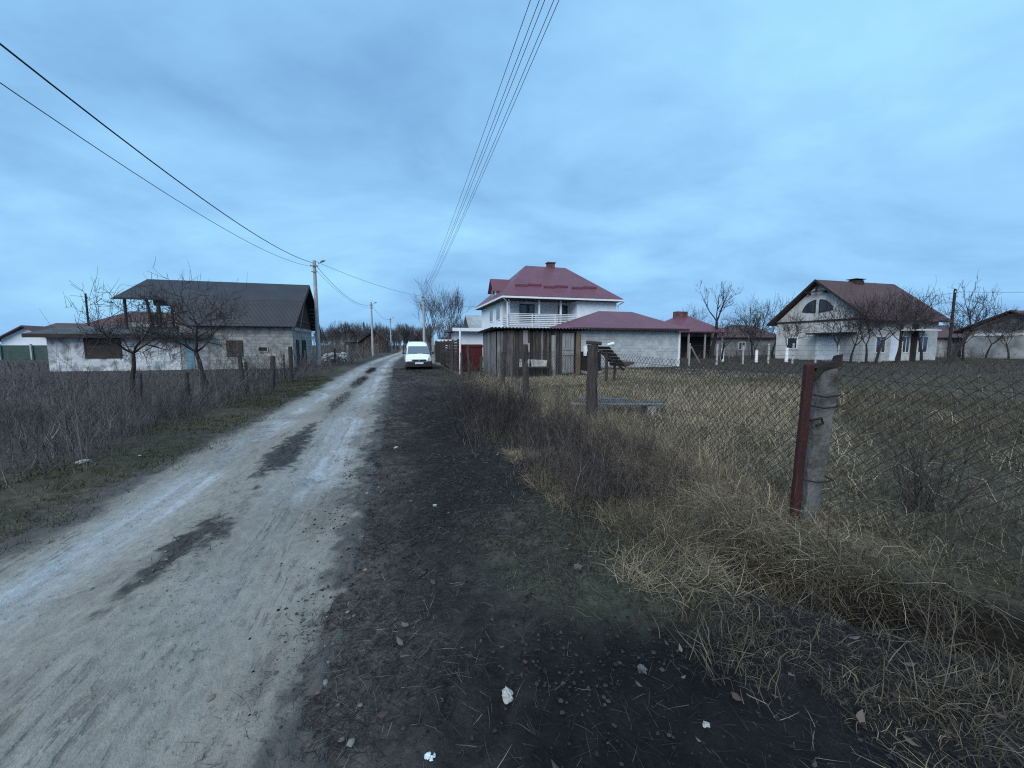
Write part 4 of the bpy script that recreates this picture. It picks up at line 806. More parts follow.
t_, s_ = txy(462, 75); bare_tree('tall_tree', 'lower bushy bare tree behind the flat-roofed hut', t_, s_, dict(big, seed=27, angle=32, trunk_h=2.2, trunk_r=0.15), 'greytwig')
orch = dict(trunk_h=1.5, trunk_r=0.12, spread=1.15, levels=4, length=1.5, ratio=0.78, angle=40, up=0.14, crook=0.2, mainlimbs=4, kids=(2, 3), minr=0.010, sprout=0.06)
o1 = bare_tree('orchard_tree', 'bare dark orchard tree with whitewashed trunk in front of the cream house', *txy(786, 36.5), dict(orch, seed=31), 'twig', 'orchard trees by the wire fence', 1.3)
o2 = bare_tree('orchard_tree', 'bare orchard tree with whitewashed trunk behind the wire fence, clear of the houses', *txy(722, 37), dict(orch, seed=33, trunk_h=1.5), 'twig', 'orchard trees by the wire fence', 1.2)
lab3 = 'bare dark orchard tree with unpainted trunk among the others along the wire fence'
o3 = bare_tree('orchard_tree', lab3, *txy(752, 42), dict(orch, seed=37, trunk_h=2.0), 'twig', 'unpainted orchard trees')
copytree(o1, *txy(756, 35.5), 1.2, 0.85, o2['label']); copytree(o3, *txy(866, 34.5), 4.0, 0.9)
for px, Y, rz, sc in ((690, 52, 0.5, 1.05), (850, 34, 1.4, 0.85), (876, 33.5, 2.9, 1.0), (921, 38, 4.4, 1.1), (962, 38, 0.4, 0.9), (771, 52, 2.5, 1.25), (838, 36, 4.2, 0.95), (896, 35, 3.1, 1.0), (985, 46, 1.9, 0.9), (1008, 42, 4.5, 0.8)):
    copytree(o3, *txy(px, Y), rz, sc)
bare_tree('pollard_tree', 'tall bare pollarded tree with thick stub trunk over the dark porch', *txy(712, 46), dict(orch, seed=41, trunk_h=4.4, trunk_r=0.24, angle=38, ratio=0.52), 'twig')
bare_tree('leaning_tree', 'dark bare tree leaning strongly over between cream and grey houses', *txy(945, 34), dict(orch, seed=46, trunk_h=3.4, trunk_r=0.17, angle=34, lean=(0.75, 0.0), ratio=0.6, up=0.02), 'twig')
for k, (px, Y, hh, lab) in enumerate(((355.5, 118, 1.0, 'tall narrow bare poplar beyond the dark brick barn'),)):
    bare_tree('poplar_tree', lab, *txy(px + 9, Y), dict(seed=51, trunk_h=5.5, trunk_r=0.22, spread=0.5, levels=3, length=2, ratio=0.55, angle=12, up=0.5, crook=0.08, mainlimbs=7, minr=0.03), 'greytwig')

# ------------------------------------------------------------------ fences, posts, odds and ends
def zig(ptsTS, p=0.046, z0=0.10, z1=1.50, r=0.0030, seed=2, sagf=0.05):
    q = np.array(ptsTS, float); d = np.r_[0, np.cumsum(np.hypot(*np.diff(q, axis=0).T))]; n = int(d[-1] / p) - 1; m_ = int((z1 - z0) / p)
    j = np.arange(n)[:, None]; k = np.arange(m_ + 1)[None]
    x = (j + (k + j) % 2 * 1.03) * p; z = z0 + k * p + 0 * j
    xx = np.clip(x, 0, d[-1]); t = np.interp(xx, d, q[:, 0]); s = np.interp(xx, d, q[:, 1])
    frac = np.interp(xx, d, np.arange(len(d))) % 1; sag = 4 * frac * (1 - frac)
    rg = np.random.default_rng(seed)
    wav = fbm(xx, z, 0.7, 13) - 0.5
    t = t + 0.34 + 0.10 * wav + (k % 2) * 0.006
    z = z - sagf * sag * (z / z1) + 0.06 * (fbm(xx, xx * 0, 1.1, 19) - 0.5) * (z / z1)
    X_ = t * CA - s * SA; Y_ = t * SA + s * CA; Z_ = z + np.array(hts(t, s)) * 0 + np.interp(xx, d, [float(hts(*pp)) * 0.5 for pp in ptsTS])
    P = np.stack([X_, Y_, Z_], -1); return P[:, :-1].reshape(-1, 3), P[:, 1:].reshape(-1, 3), r
h = root('chain_link_fence', 'rusty sagging chain-link fence on old posts along the verge', 'fence', 3.45, 2.7, 0.0)
def inv(o, parent):
    o.parent = parent; bpy.context.view_layer.update(); o.matrix_parent_inverse = parent.matrix_world.inverted(); return o
fl = [(3.95, -3.0), (3.58, 0.6), (3.47, 2.72), (3.64, 7.05), (3.44, 10.5), (3.7, 14.3)]
a, b_, r_ = zig(fl); inv(segmesh('chain_link_mesh', a, b_, np.full(len(a), r_), np.full(len(a), r_), 'wire', None, 3), h)
b = MB()
for zz, sg in ((1.36, 0.05), (0.72, 0.03)):
    for p, q in zip(fl[:-1], fl[1:]): b.tube(cat(PT(p[0] + 0.34, p[1], zz + 0.03), PT(q[0] + 0.34, q[1], zz + 0.03), sg, 10), 0.0028, 5, False)
inv(b.build('tension_wire', 'wire', None), h)
def fpost(name, t, s, hh, w_, m, lean=(0, 0), square=True, seed=0, d_=None, lab=None):
    z0 = float(hts(t, s)); x, y = W(t, s); b = MB(); q = random.Random(seed); n = 9; rings = []
    for k in range(n):
        f = k / (n - 1); j = (0.10 if w_ > 0.15 else 0.05) * w_ if square else 0.13 * w_
        cx_, cy_ = lean[0] * f, lean[1] * f; dd = d_ or w_
        if square: rings.append([(cx_ + sx * w_ / 2 + q.uniform(-j, j), cy_ + sy * dd / 2 + q.uniform(-j, j), -0.4 + (hh + 0.4) * f) for sx, sy in ((-1, -1), (1, -1), (1, 1), (-1, 1))])
        else: rings.append([(cx_ + math.cos(a_) * w_ / 2 + q.uniform(-j, j), cy_ + math.sin(a_) * w_ / 2 + q.uniform(-j, j), -0.4 + (hh + 0.4) * f) for a_ in [2 * math.pi * i_ / 8 for i_ in range(8)]])
    m_ = len(rings[0]); vs2 = [v for r2 in rings for v in r2]; fs2 = [(i_ * m_ + k, i_ * m_ + (k + 1) % m_, (i_ + 1) * m_ + (k + 1) % m_, (i_ + 1) * m_ + k) for i_ in range(n - 1) for k in range(m_)] + [tuple(range(m_)), tuple((n - 1) * m_ + k for k in range(m_))]
    o = b.add(vs2, fs2).build(name, m, None); o.location = (x, y, z0); o.rotation_euler = (0, 0, A - 0.25)
    bv = o.modifiers.new('b', 'BEVEL'); bv.width = 0.012 if square else 0.02; bv.segments = 2
    inv(o, h)
    if lab: o['label'] = lab
    return o
zc_ = float(hts(3.5, 2.7))
rp = fpost('steel_post', 3.43, 2.68, 1.485 - float(hts(3.44, 2.68)), 0.072, 'rustred', (0.05, 0), True, 3, 0.055, 'leaning rusty red steel post')
cp = fpost('concrete_post', 3.66, 2.74, 1.44 - float(hts(3.66, 2.74)), 0.165, 'mossconcrete', (0.09, 0.02), True, 5, 0.14, 'broken stained concrete post')
# broken top, rag and wire bindings on the concrete post
x, y = W(3.72, 2.74)
b = MB(); b.slab([(x - 0.06, y - 0.09, 1.42), (x + 0.13, y - 0.07, 1.46), (x + 0.15, y - 0.05, 1.57), (x + 0.12, y - 0.06, 1.50), (x + 0.06, y - 0.06, 1.51), (x + 0.02, y - 0.08, 1.49), (x - 0.05, y - 0.08, 1.50), (x - 0.10, y - 0.10, 1.45)], (0.01, 0.12, -0.02)); b.tube([(x - 0.10, y - 0.13, 1.44), (x - 0.15, y - 0.13, 1.36), (x - 0.19, y - 0.12, 1.30)], [0.03, 0.02, 0.012], 6)
inv(b.build('torn_sheet', 'rust', None), h)
for zz, dx in ((1.20, 0.0), (1.10, 0.0), (0.42, -0.02)):
    b = MB(); b.tube([(x - 0.20 + dx, y - 0.12, zz + 0.02), (x - 0.05, y - 0.135, zz - 0.01), (x + 0.10, y - 0.11, zz), (x + 0.12, y + 0.09, zz + 0.01)], 0.007, 5); inv(b.build('wire_binding', 'rust', None), h)
b = MB(); b.tube([(x - 0.16, y - 0.12, 0.98), (x - 0.06, y - 0.125, 1.0), (x - 0.04, y - 0.12, 0.95), (x - 0.1, y - 0.12, 0.93)], 0.012, 5)
inv(b.build('wire_binding', 'rust', None), h)
fpost('wooden_post', 3.64, 7.05, 1.58, 0.21, 'postwood', (0.0, 0), False, 7)
x, y = W(3.64, 7.05); b = MB(); b.box(-0.12, 0.14, -0.1, 0.09, 0, 0.07); o = b.build('post_cap', 'postwood', None, bevel=0.02); o.location = (x, y, 1.58 + float(hts(3.64, 7.05))); o.rotation_euler = (0.05, 0.08, A); inv(o, h)
fpost('wooden_post', 3.44, 10.5, 1.58, 0.19, 'postwood', (-0.1, 0), False, 9)
fpost('wooden_post', 3.7, 14.3, 1.35, 0.17, 'postwood', (0.06, 0), False, 13)

# left-hand stakes
stakes = ((186, 9.2, 0.95, 0.045, 'short dark stake in the weeds beneath the larger fruit tree'), (243, 11.8, 1.2, 0.06, 'first tall dark post past the larger fruit tree'), (247, 12.4, 1.05, 0.05, 'short thin post leaning close to the first tall dark post'), (271, 14.2, 1.18, 0.075, 'thick dark post before the brown boarded window corner'),
          (290, 16.6, 1.50, 0.075, 'tallest dark post near the house corner'), (284, 17.2, 1.15, 0.03, 'thin stick beside the tallest dark post'), (136, 8.6, 0.9, 0.04, 'slanted stake in the weeds under the small fruit tree'), (306, 24, 1.3, 0.07, 'dark post at the gable end below the lamp pole'))
for k, (px, Y, hh, r_, lab) in enumerate(stakes): lonepost('wooden_stake', lab, 'post', *txy(px, Y), hh, r_, 'postwood', (rr.uniform(-.08, .08), rr.uniform(-.05, .05)), 'stakes along the weedy field', 7, 20 + k)
lonepost('concrete_stub', 'grey concrete post beside the rubble past the lamp pole', 'post', *txy(348, 37), 1.55, 0.10, 'concrete', (0.03, 0), None, 6, 44)
lonepost('rough_post', 'dark post in front of the rubble past the lamp pole', 'post', *txy(335, 36), 1.3, 0.09, 'postwood', (0.03, 0), None, 6, 45)
# rubble
V_ = MB(); q = random.Random(8)
for k in range(70):
    t_, s_ = txy(q.uniform(324, 347), q.uniform(37.5, 40)); x, y = W(t_, s_); z = float(hts(t_, s_)) + q.uniform(0.0, 0.75); r_ = q.uniform(0.10, 0.24)
    V_.tube([(x - r_, y, z), (x - r_ * .4, y + q.uniform(-.05, .05), z + .03), (x + r_ * .4, y, z + q.uniform(-.08, .08)), (x + r_, y, z)], [r_ * .35, r_ * .8, r_ * .75, r_ * .3], 5)
tag(V_.build('rubble', 'stone'), 'heap of pale broken stone beside the lamp pole', None, None, 'stuff')

# far wire fence with white posts
h = root('wire_fence', 'wire fence on white concrete posts along the far orchard edge', 'fence', 21.3, 25.6, 0.0)
for k in range(9):
    xx = k * 2.55; z0 = float(hts(21.3 + xx, 25.6)); b = MB(); b.tube([(xx, 0, z0 - 0.3), (xx + 0.03 * math.sin(k * 2.1), 0, z0 + 1.62 + 0.06 * math.cos(k * 1.7))], 0.075, 6); b.build('post', 'poleconcrete', h)
b = MB()
for zz in (0.3, 0.7, 1.1, 1.5): b.tube([(0, -0.08, zz + 0.1), (20.4, -0.08, zz + 0.1)], 0.010, 4)
b.build('strand_wire', 'wire', h)
b = MB(); b.tube([(0, 0, 0.1), (1.1, 0.3, 1.4)], 0.07, 6); o = b.build('wooden_brace', 'palewood'); x, y = W(22.8, 26.2); o.location = (x, y, float(hts(22.8, 26.2))); o.rotation_euler = (0, 0, A + math.pi); tag(o, 'pale slanted prop pole beside the dark porch', 'pole')

# plank seat in the dry grass
h = root('plank_bench', 'weathered grey planks laid on low blocks in the dry grass', 'planks', *txy(616, 9.0), None, -0.30)
for k, (x0, x1, yy, dz) in enumerate(((-1.05, 1.02, -0.22, 0), (-0.55, 1.12, 0.0, 0.02), (-0.8, 0.4, 0.24, 0.05))):
    b = MB(); b.box(x0, x1, yy - 0.09, yy + 0.09, 0.25 + dz, 0.285 + dz, 0.9 - 0.2 * k); b.build('plank', 'greyplanks', h, bevel=0.006)
for xx in (-0.5, 0.75): b = MB(); b.box(xx - 0.1, xx + 0.1, -0.28, 0.26, -0.1, 0.248); b.build('support_block', 'concrete', h, bevel=0.02)
# heap by the shed door: tipped slatted sheet on a crate
h = root('plank_stand', 'tipped dark plank sheet propped on a crate beyond the wooden post', 'debris', *txy(608, 15.5), None, 0.0)
b = MB()
for k in range(6):
    f = k * 0.13; b.slab([(-0.1 + f, -0.2, 1.42 - f * 1.0), (0.0 + f, -0.2, 1.33 - f), (0.0 + f, 0.9, 1.33 - f), (-0.1 + f, 0.9, 1.42 - f)], (0.03, 0, 0.03))
b.slab([(0.62, -0.25, 0.66), (1.0, -0.25, 0.78), (1.0, 0.95, 0.78), (0.62, 0.95, 0.66)], (0, 0, 0.06)); b.build('plank_sheet', 'boarddark', h)
b = MB(); b.tube([(0.1, 0.3, 1.3), (0.1, 0.3, -0.2)], 0.06, 6); b.tube([(0.7, 0.7, 0.7), (0.7, 0.7, -0.2)], 0.05, 6); b.tube([(-0.2, 0.3, 1.3), (0.9, 0.3, 0.5)], 0.04, 6); b.build('prop', 'postwood', h)
b = MB(); b.tube([(-0.05, 0, 1.50), (0.22, 0.0, 1.56)], [0.05, 0.07], 8); b.build('pale_bottle', 'trim', h)
h = root('dark_bin', 'dark open box standing against the garage wall beside the shed', 'box', *txy(587, 19.6), None, 0.0)
b = MB(); b.box(0, 0.75, 0, 0.05, 0.25, 1.2); b.box(0, 0.05, 0.05, 0.7, 0.25, 1.2); b.box(0.7, 0.75, 0.05, 0.7, 0.25, 1.2); b.box(0.05, 0.7, 0.65, 0.7, 0.25, 1.2); b.build('box_side', 'darkopening', h)
b = MB(); b.box(-0.05, 0.8, -0.03, 0.72, 0.12, 0.248); b.build('base_board', 'palewood', h)
b = MB(); b.box(-0.15, -0.02, 0, 0.1, 1.0, 1.5); b.build('white_pipe', 'trim', h)
# sheet of board against the shed
h = tag(MB().slab([(0, 0, 0), (0.5, 0, -0.02), (0.53, 0, 0.34), (0.04, 0, 0.37)], (0, 0.03, 0)).slab([(0.62, 0, -0.06), (1.36, 0, -0.1), (1.42, 0, 0.30), (0.58, 0, 0.34)], (0, 0.03, 0)).build('white_board', pm('dirty_white_board', (0.62, 0.60, 0.55), (0.40, 0.38, 0.34), 3, 0.8)), 'dirty white board leaning on the dark plank front of the shed', 'board')
x, y = W(5.55, 18.22); h.location = (x, y, 0.62); h.rotation_euler = (-0.08, 0, A)
b = MB(); b.box(-0.25, 1.6, -0.03, 0.35, 0.0, 0.04); b.box(-0.2, -0.12, 0, 0.08, -0.6, 0); b.box(1.45, 1.53, 0, 0.08, -0.6, 0); o = b.build('rough_table', 'postwood'); x, y = W(5.5, 17.85); o.location = (x, y, 0.58); o.rotation_euler = (0, 0, A); tag(o, 'rough dark plank table against the front of the wooden shed', 'table')
# ------------------------------------------------------------------ grass, weeds and litter (stuff)
rng = np.random.default_rng(12)
def blades(t, s, h, wd, lean0, bend, rnd, K=3, zoff=0.0, az=None):
    """tapered ribbons that rise from the ground and bend over"""
    n = len(t); az = rng.uniform(0, 2 * np.pi, n) if az is None else az
    base = np.stack([t * CA - s * SA, t * SA + s * CA, hts(t, s) - 0.02 + zoff], -1)
    dr = np.stack([np.cos(az), np.sin(az), 0 * az], -1); wa = rng.uniform(0, 2 * np.pi, n); wv = np.stack([np.cos(wa), np.sin(wa), 0.3 * rng.standard_normal(n)], -1)
    P = [base]; p = base; kk = (rng.random(n) < 0.45) * 1.0; fl_ = np.where(lean0 > 0.95, 0.25, 1.0)
    for k in range(K):
        az = az + rng.normal(0, 0.35, n) * (1 + 1.4 * kk) * fl_; dr = np.stack([np.cos(az), np.sin(az), 0 * az], -1)
        th = np.minimum(lean0 + bend * (k + 0.5) / K + rng.normal(0, 0.16, n) * (1 + 1.5 * kk) * fl_ * min(k, 1), 1.75); p = p + (h / K)[:, None] * (np.cos(th)[:, None] * np.array([0, 0, 1.0]) + np.sin(th)[:, None] * dr); P.append(p)
    V = []
    for k in range(K + 1):
        ww = wd * (1 - 0.85 * (k / K) ** 1.5) * 0.5; V += [P[k] - wv * ww[:, None], P[k] + wv * ww[:, None]]
    V = np.stack(V, 1); m = 2 * (K + 1); b = np.arange(n)[:, None, None] * m
    q = np.array([[2 * k, 2 * k + 1, 2 * k + 3, 2 * k + 2] for k in range(K)])[None]
    return V.reshape(-1, 3), (b + q).reshape(-1, 4), np.repeat(rnd, m), P
def join(parts):
    V, F, r_ = [], [], []; o = 0
    for v, f, r0 in parts: V.append(v); F.append(f + o); r_.append(r0); o += len(v)
    return np.concatenate(V), np.concatenate(F), np.concatenate(r_)
def scatter(n, t0, t1, s0, s1, dens=None):
    t = rng.uniform(t0, t1, n); s = rng.uniform(s0, s1, n)
    if dens is not None: k = rng.random(n) < dens(t, s); t, s = t[k], s[k]
    return t, s
def tufts(t, s, per, rad):
    t = np.repeat(t, per) + rng.normal(0, rad, len(t) * per); s = np.repeat(s, per) + rng.normal(0, rad, len(s) * per); return t, s

MT['dry'] = rampmat('dry_grass', [(0.135, 0.107, 0.067), (0.265, 0.218, 0.143), (0.40, 0.338, 0.232), (0.58, 0.51, 0.385)])
MT['darkdry'] = rampmat('grey_brown_grass', [(0.034, 0.030, 0.021), (0.082, 0.071, 0.050), (0.128, 0.111, 0.080), (0.20, 0.178, 0.130)])
MT['weed'] = rampmat('purple_brown_weed', [(0.042, 0.035, 0.033), (0.090, 0.078, 0.074), (0.15, 0.133, 0.125), (0.30, 0.275, 0.255)])
MT['redweed'] = rampmat('red_brown_weed', [(0.016, 0.012, 0.013), (0.042, 0.034, 0.033), (0.085, 0.072, 0.068), (0.20, 0.18, 0.165)])
MT['green'] = rampmat('short_green_grass', [(0.028, 0.034, 0.017), (0.055, 0.062, 0.031), (0.080, 0.084, 0.046), (0.15, 0.135, 0.09)])
MT['straw'] = rampmat('trampled_straw', [(0.010, 0.009, 0.010), (0.030, 0.026, 0.027), (0.062, 0.055, 0.054), (0.12, 0.108, 0.10), (0.26, 0.235, 0.20)])
MT['leaf'] = rampmat('dead_leaf', [(0.040, 0.030, 0.026), (0.085, 0.062, 0.050), (0.15, 0.12, 0.10)])

parts = []; dark_ = []
def hole(t, s): return 1 - 0.95 * (1 - ss(0.22, 0.36, np.abs(t - dcen(s) + 0.04))) * (s > 0.6) * (s < 2.5)
def near_(t, s): return 1 - 0.62 * (t < dcen(s) - 0.12) * (s < 2.4)
def split_(b_, s_, dim):
    # near-ditch grass goes to the dark mesh: lens corner darkening put into its colour
    v_, f_, r_ = b_; m_ = len(v_) // len(s_); nf = len(f_) // len(s_); k = dim; vk = np.repeat(k, m_); fk = np.repeat(k, nf); ix = np.cumsum(vk) - 1; jx = np.cumsum(~vk) - 1
    dark_.append((v_[vk], ix[f_[fk]], r_[vk])); parts.append((v_[~vk], jx[f_[~fk]], r_[~vk]))
# bank along the fence: long bent-over grass hanging toward the ditch
t, s = scatter(2100, 2.6, 4.1, -1.0, 15, lambda t, s: hole(t, s) * np.where(t < 2.72 + 0.05 * np.maximum(s - 3, 0), 0.12, 1) * (0.55 + 0.45 * (fbm(t, s, 0.9, 5) > 0.45)) * np.where(s < 8, 1, 0.6)); t, s = tufts(t, s, 22, 0.07); n = len(t)
az = np.where(rng.random(n) < 0.6, A + np.pi + rng.normal(0, 0.9, n), rng.uniform(0, 6.28, n))
split_(blades(t, s, rng.uniform(0.14, 0.50, n) * near_(t, s) * (0.55 + 0.55 * ss(2.8, 5, s)) * (1 - 0.35 * G(t, 3.25, 0.4) * G(s, 2.4, 0.7)), rng.uniform(0.0018, 0.0055, n), rng.uniform(0, 0.5, n), rng.uniform(0.5, 2.0, n), np.clip(rng.normal(0.42, 0.24, n), 0, 1), 4, az=az)[:3], s, rng.random(n) < 0.93 * (1 - ss(1.3, 3.0, s)))
# tan field beyond the fence
def fd(t, s): return (1 - 0.98 * ss(-1.0, 1.4, t - 1.25 * s - 0.4)) * np.clip(1.25 - 0.09 * np.maximum(t - 6, 0), 0.10, 1) * (0.35 + 0.65 * ss(0.35, 0.6, fbm(t, s, 1.6, 31)))
t, s = scatter(5200, 3.6, 14, 0.5, 22, fd); t, s = tufts(t, s, 18, 0.10); n = len(t)
parts.append(blades(t, s, rng.uniform(0.12, 0.46, n) * (1 - 0.6 * ss(8, 14, s)), rng.uniform(0.003, 0.008, n) * (1 + s / 14), rng.uniform(0, 0.6, n), rng.uniform(0.2, 1.7, n), np.clip(rng.normal(0.45, 0.26, n), 0, 1), 3)[:3])
t, s = scatter(3600, 3.2, 20, 7, 26, lambda t, s: (1 - ss(17, 25, s) * 0.7) * (1 - 0.93 * ss(-1.0, 2.5, t - 1.25 * s - 0.4)) * np.clip(1.2 - 0.07 * np.maximum(t - 7, 0), 0.05, 1)); t, s = tufts(t, s, 9, 0.16); n = len(t)
parts.append(blades(t, s, rng.uniform(0.12, 0.36, n) * (1 - 0.6 * ss(8, 14, s)), rng.uniform(0.008, 0.018, n), rng.uniform(0, 0.5, n), rng.uniform(0.1, 1.3, n), np.clip(rng.normal(0.5, 0.25, n), 0, 1), 2)[:3])
t, s = scatter(2600, 1.85, 2.9, 0.3, 3.2, lambda t, s: np.where(s < 1.7, 0.55, 1) * hole(t, s) * 0.35 + 0.65 * ss(0.35, 0.6, fbm(t, s, 0.4, 18))); t, s = tufts(t, s, 12, 0.05); n = len(t)
split_(blades(t, s, rng.uniform(0.08, 0.34, n) * near_(t, s), rng.uniform(0.0018, 0.0045, n), rng.uniform(0.2, 1.1, n), rng.uniform(0.3, 1.8, n), np.clip(rng.normal(0.42, 0.25, n) - 0.14 * (s < 1.7), 0, 1), 4)[:3], s, rng.random(n) < 0.9)  # nearest blades picked darker, carrying the same lens corner darkening
# flattened mats between the standing blades, and long grass hanging over the ditch
t, s = scatter(80000, 2.7, 12, -0.5, 17, lambda t, s: (1 - 0.85 * ss(-1.0, 1.6, t - 1.25 * s - 0.4)) * np.where(t < 4.2, 1, 0.55) * ss(2.6, 2.9, t) * hole(t, s)); n = len(t)
split_(blades(t, s, rng.uniform(0.08, 0.34, n), rng.uniform(0.003, 0.007, n) * (1 + s / 18), rng.uniform(0.8, 1.4, n), rng.uniform(0.0, 0.7, n), np.clip(rng.normal(0.36, 0.26, n), 0, 1), 3, zoff=0.03)[:3], s, rng.random(n) < 0.93 * (1 - ss(1.3, 3.0, s)))
t, s = scatter(900, 2.68, 3.4, -1.0, 4.5, lambda t, s: hole(t, s) * ((t > dcen(s)) | (s > 2.4))); t, s = tufts(t, s, 22, 0.04); n = len(t)
split_(blades(t, s, rng.uniform(0.18, 0.58, n), rng.uniform(0.0018, 0.0050, n), rng.uniform(0.1, 0.8, n), rng.uniform(1.2, 2.6, n), np.clip(rng.normal(0.34, 0.24, n), 0, 1), 5, az=A + np.pi + rng.normal(0, 0.7, n))[:3], s, rng.random(n) < 0.9 * (1 - ss(1.6, 3.2, s)))
t, s = scatter(2200, 1.45, 2.35, 0.7, 5.5, lambda t, s: ss(0.42, 0.62, fbm(t, s, 0.55, 91))); t, s = tufts(t, s, 7, 0.05); n = len(t)
parts.append(blades(t, s, rng.uniform(0.08, 0.30, n), rng.uniform(0.002, 0.005, n), rng.uniform(0.7, 1.4, n), rng.uniform(0.1, 0.8, n), np.clip(rng.normal(0.22, 0.2, n), 0, 1), 3, zoff=0.03)[:3])
V, F, r_ = join(parts); o = fastmesh('dry_grass', V, F, 'dry', rnd=r_, kind='stuff'); tag(o, 'tan dry grass along the fence bank and field')

parts = dark_
# dull grass, partly darkened for lens vignetting: right field and ditch floor
t, s = scatter(14000, 3.7, 16, -3.0, 14, lambda t, s: 0.25 + 0.75 * ss(0.3, 0.6, fbm(t, s, 1.1, 77))); t, s = tufts(t, s, 8, 0.09); n = len(t)
parts.append(blades(t, s, rng.uniform(0.06, 0.30, n), rng.uniform(0.003, 0.008, n) * (1 + np.hypot(t, s) / 16), rng.uniform(0, 0.7, n), rng.uniform(0.2, 1.8, n), np.clip(rng.normal(0.45, 0.25, n), 0, 1), 3)[:3])
t, s = scatter(13000, 8, 75, 2, 46, lambda t, s: 0.9 + 0 * t); t, s = tufts(t, s, 6, 0.25); n = len(t)
parts.append(blades(t, s, rng.uniform(0.08, 0.30, n), rng.uniform(0.015, 0.03, n), rng.uniform(0, 0.7, n), rng.uniform(0.1, 1.5, n), np.clip(rng.normal(0.3, 0.22, n), 0, 1), 2)[:3])
t, s = scatter(2600, 1.4, 3.0, -0.5, 9, lambda t, s: hole(t, s) * ss(0.36, 0.6, fbm(t, s, 0.8, 15))); t, s = tufts(t, s, 12, 0.06); n = len(t)
parts.append(blades(t, s, rng.uniform(0.06, 0.26, n), rng.uniform(0.002, 0.006, n), rng.uniform(0, 0.8, n), rng.uniform(0.4, 2.0, n), np.clip(rng.normal(0.4, 0.25, n), 0, 1), 3)[:3])
V, F, r_ = join(parts); o = fastmesh('field_grass', V, F, 'darkdry', rnd=r_, kind='stuff'); tag(o, 'dull grey-brown grass in the ditch and wide field')

def weeds(t, s, hmin, hmax, wd, twigs, rmean=0.4, lean=0.22):
    n = len(t); h_ = rng.uniform(hmin, hmax, n) * (0.55 + 0.8 * ss(0.32, 0.66, fbm(t, s, 1.7, 44))); rn = np.clip(rng.normal(rmean, 0.22, n), 0, 1)
    v, f, r0, P = blades(t, s, h_, np.full(n, wd) * rng.uniform(0.7, 1.4, n), np.abs(rng.normal(0, lean, n)), rng.normal(0, 0.25, n), rn, 3)
    out = [(v, f, r0)]
    if twigs:
        i = np.repeat(np.arange(n), twigs); k = rng.integers(0, 3, len(i)); fr = rng.random(len(i)); Pn = np.stack(P, 1)
        b0 = Pn[i, k] * (1 - fr)[:, None] + Pn[i, k + 1] * fr[:, None]; up = rng.uniform(0.35, 1.0, len(i)); a_ = rng.uniform(0, 2 * np.pi, len(i)); ln_ = h_[i] * rng.uniform(0.15, 0.42, len(i))
        d = np.stack([np.cos(a_) * (1 - up * .5), np.sin(a_) * (1 - up * .5), up], -1); d /= np.linalg.norm(d, axis=1, keepdims=True)
        e1 = b0 + d * ln_[:, None] * 0.5; e2 = e1 + (d + np.array([0, 0, 0.25])) * ln_[:, None] * 0.45
        wa = rng.uniform(0, 2 * np.pi, len(i)); wv = np.stack([np.cos(wa), np.sin(wa), 0 * wa], -1) * (wd * 0.28)
        V2 = np.stack([b0 - wv, b0 + wv, e1 - wv * .8, e1 + wv * .8, e2 - wv * .35, e2 + wv * .35], 1).reshape(-1, 3)
        bb = np.arange(len(i))[:, None, None] * 6; F2 = (bb + np.array([[0, 1, 3, 2], [2, 3, 5, 4]])[None]).reshape(-1, 4); out.append((V2, F2, np.repeat(rn[i], 6)))
    return out
parts = []
# weed field left of the road
t, s = scatter(2100, -9.5, -4.0, 2.2, 12, lambda t, s: (0.12 + 0.88 * ss(0.36, 0.6, fbm(t, s, 1.2, 7))) * ss(-3.6, -4.9, t + 1.2 * (fbm(t, s, 1.1, 6) - 0.5))); t, s = tufts(t, s, 4, 0.12)
parts += weeds(t, s, 0.18, 0.66, 0.005, 11, lean=0.4)
t, s = scatter(9000, -26, -4.1, 8, 31, lambda t, s: (0.15 + 0.85 * ss(0.34, 0.6, fbm(t, s, 2.4, 7))) * np.where((t < -6.2) & (s > 29.3), 0, 1) * ss(-3.7, -4.8, t)); t, s = tufts(t, s, 2, 0.2)
k = s < 15; parts += weeds(t[k], s[k], 0.18, 0.50, 0.009, 8, lean=0.4); parts += weeds(t[~k], s[~k], 0.10, 0.32, 0.014, 6, lean=0.4)
t, s = scatter(60, -5.2, -3.9, 5, 26); t, s = tufts(t, s, 9, 0.22); parts += weeds(t, s, 0.6, 1.35, 0.008, 12, 0.35, 0.35)
t, s = scatter(5000, -62, -20, 8, 44); parts += weeds(t, s, 0.12, 0.45, 0.03, 5)
t, s = scatter(1600, -24, -3.6, 31, 75, lambda t, s: np.where((t < -6.2) & (s < 37.5), 0, 1)); parts += weeds(t, s, 0.4, 1.3, 0.03, 6)
V, F, r_ = join(parts); o = fastmesh('dead_weeds', V, F, 'weed', rnd=r_, kind='stuff'); tag(o, 'purple-brown dead weeds filling the field before the unfinished house')

parts = []
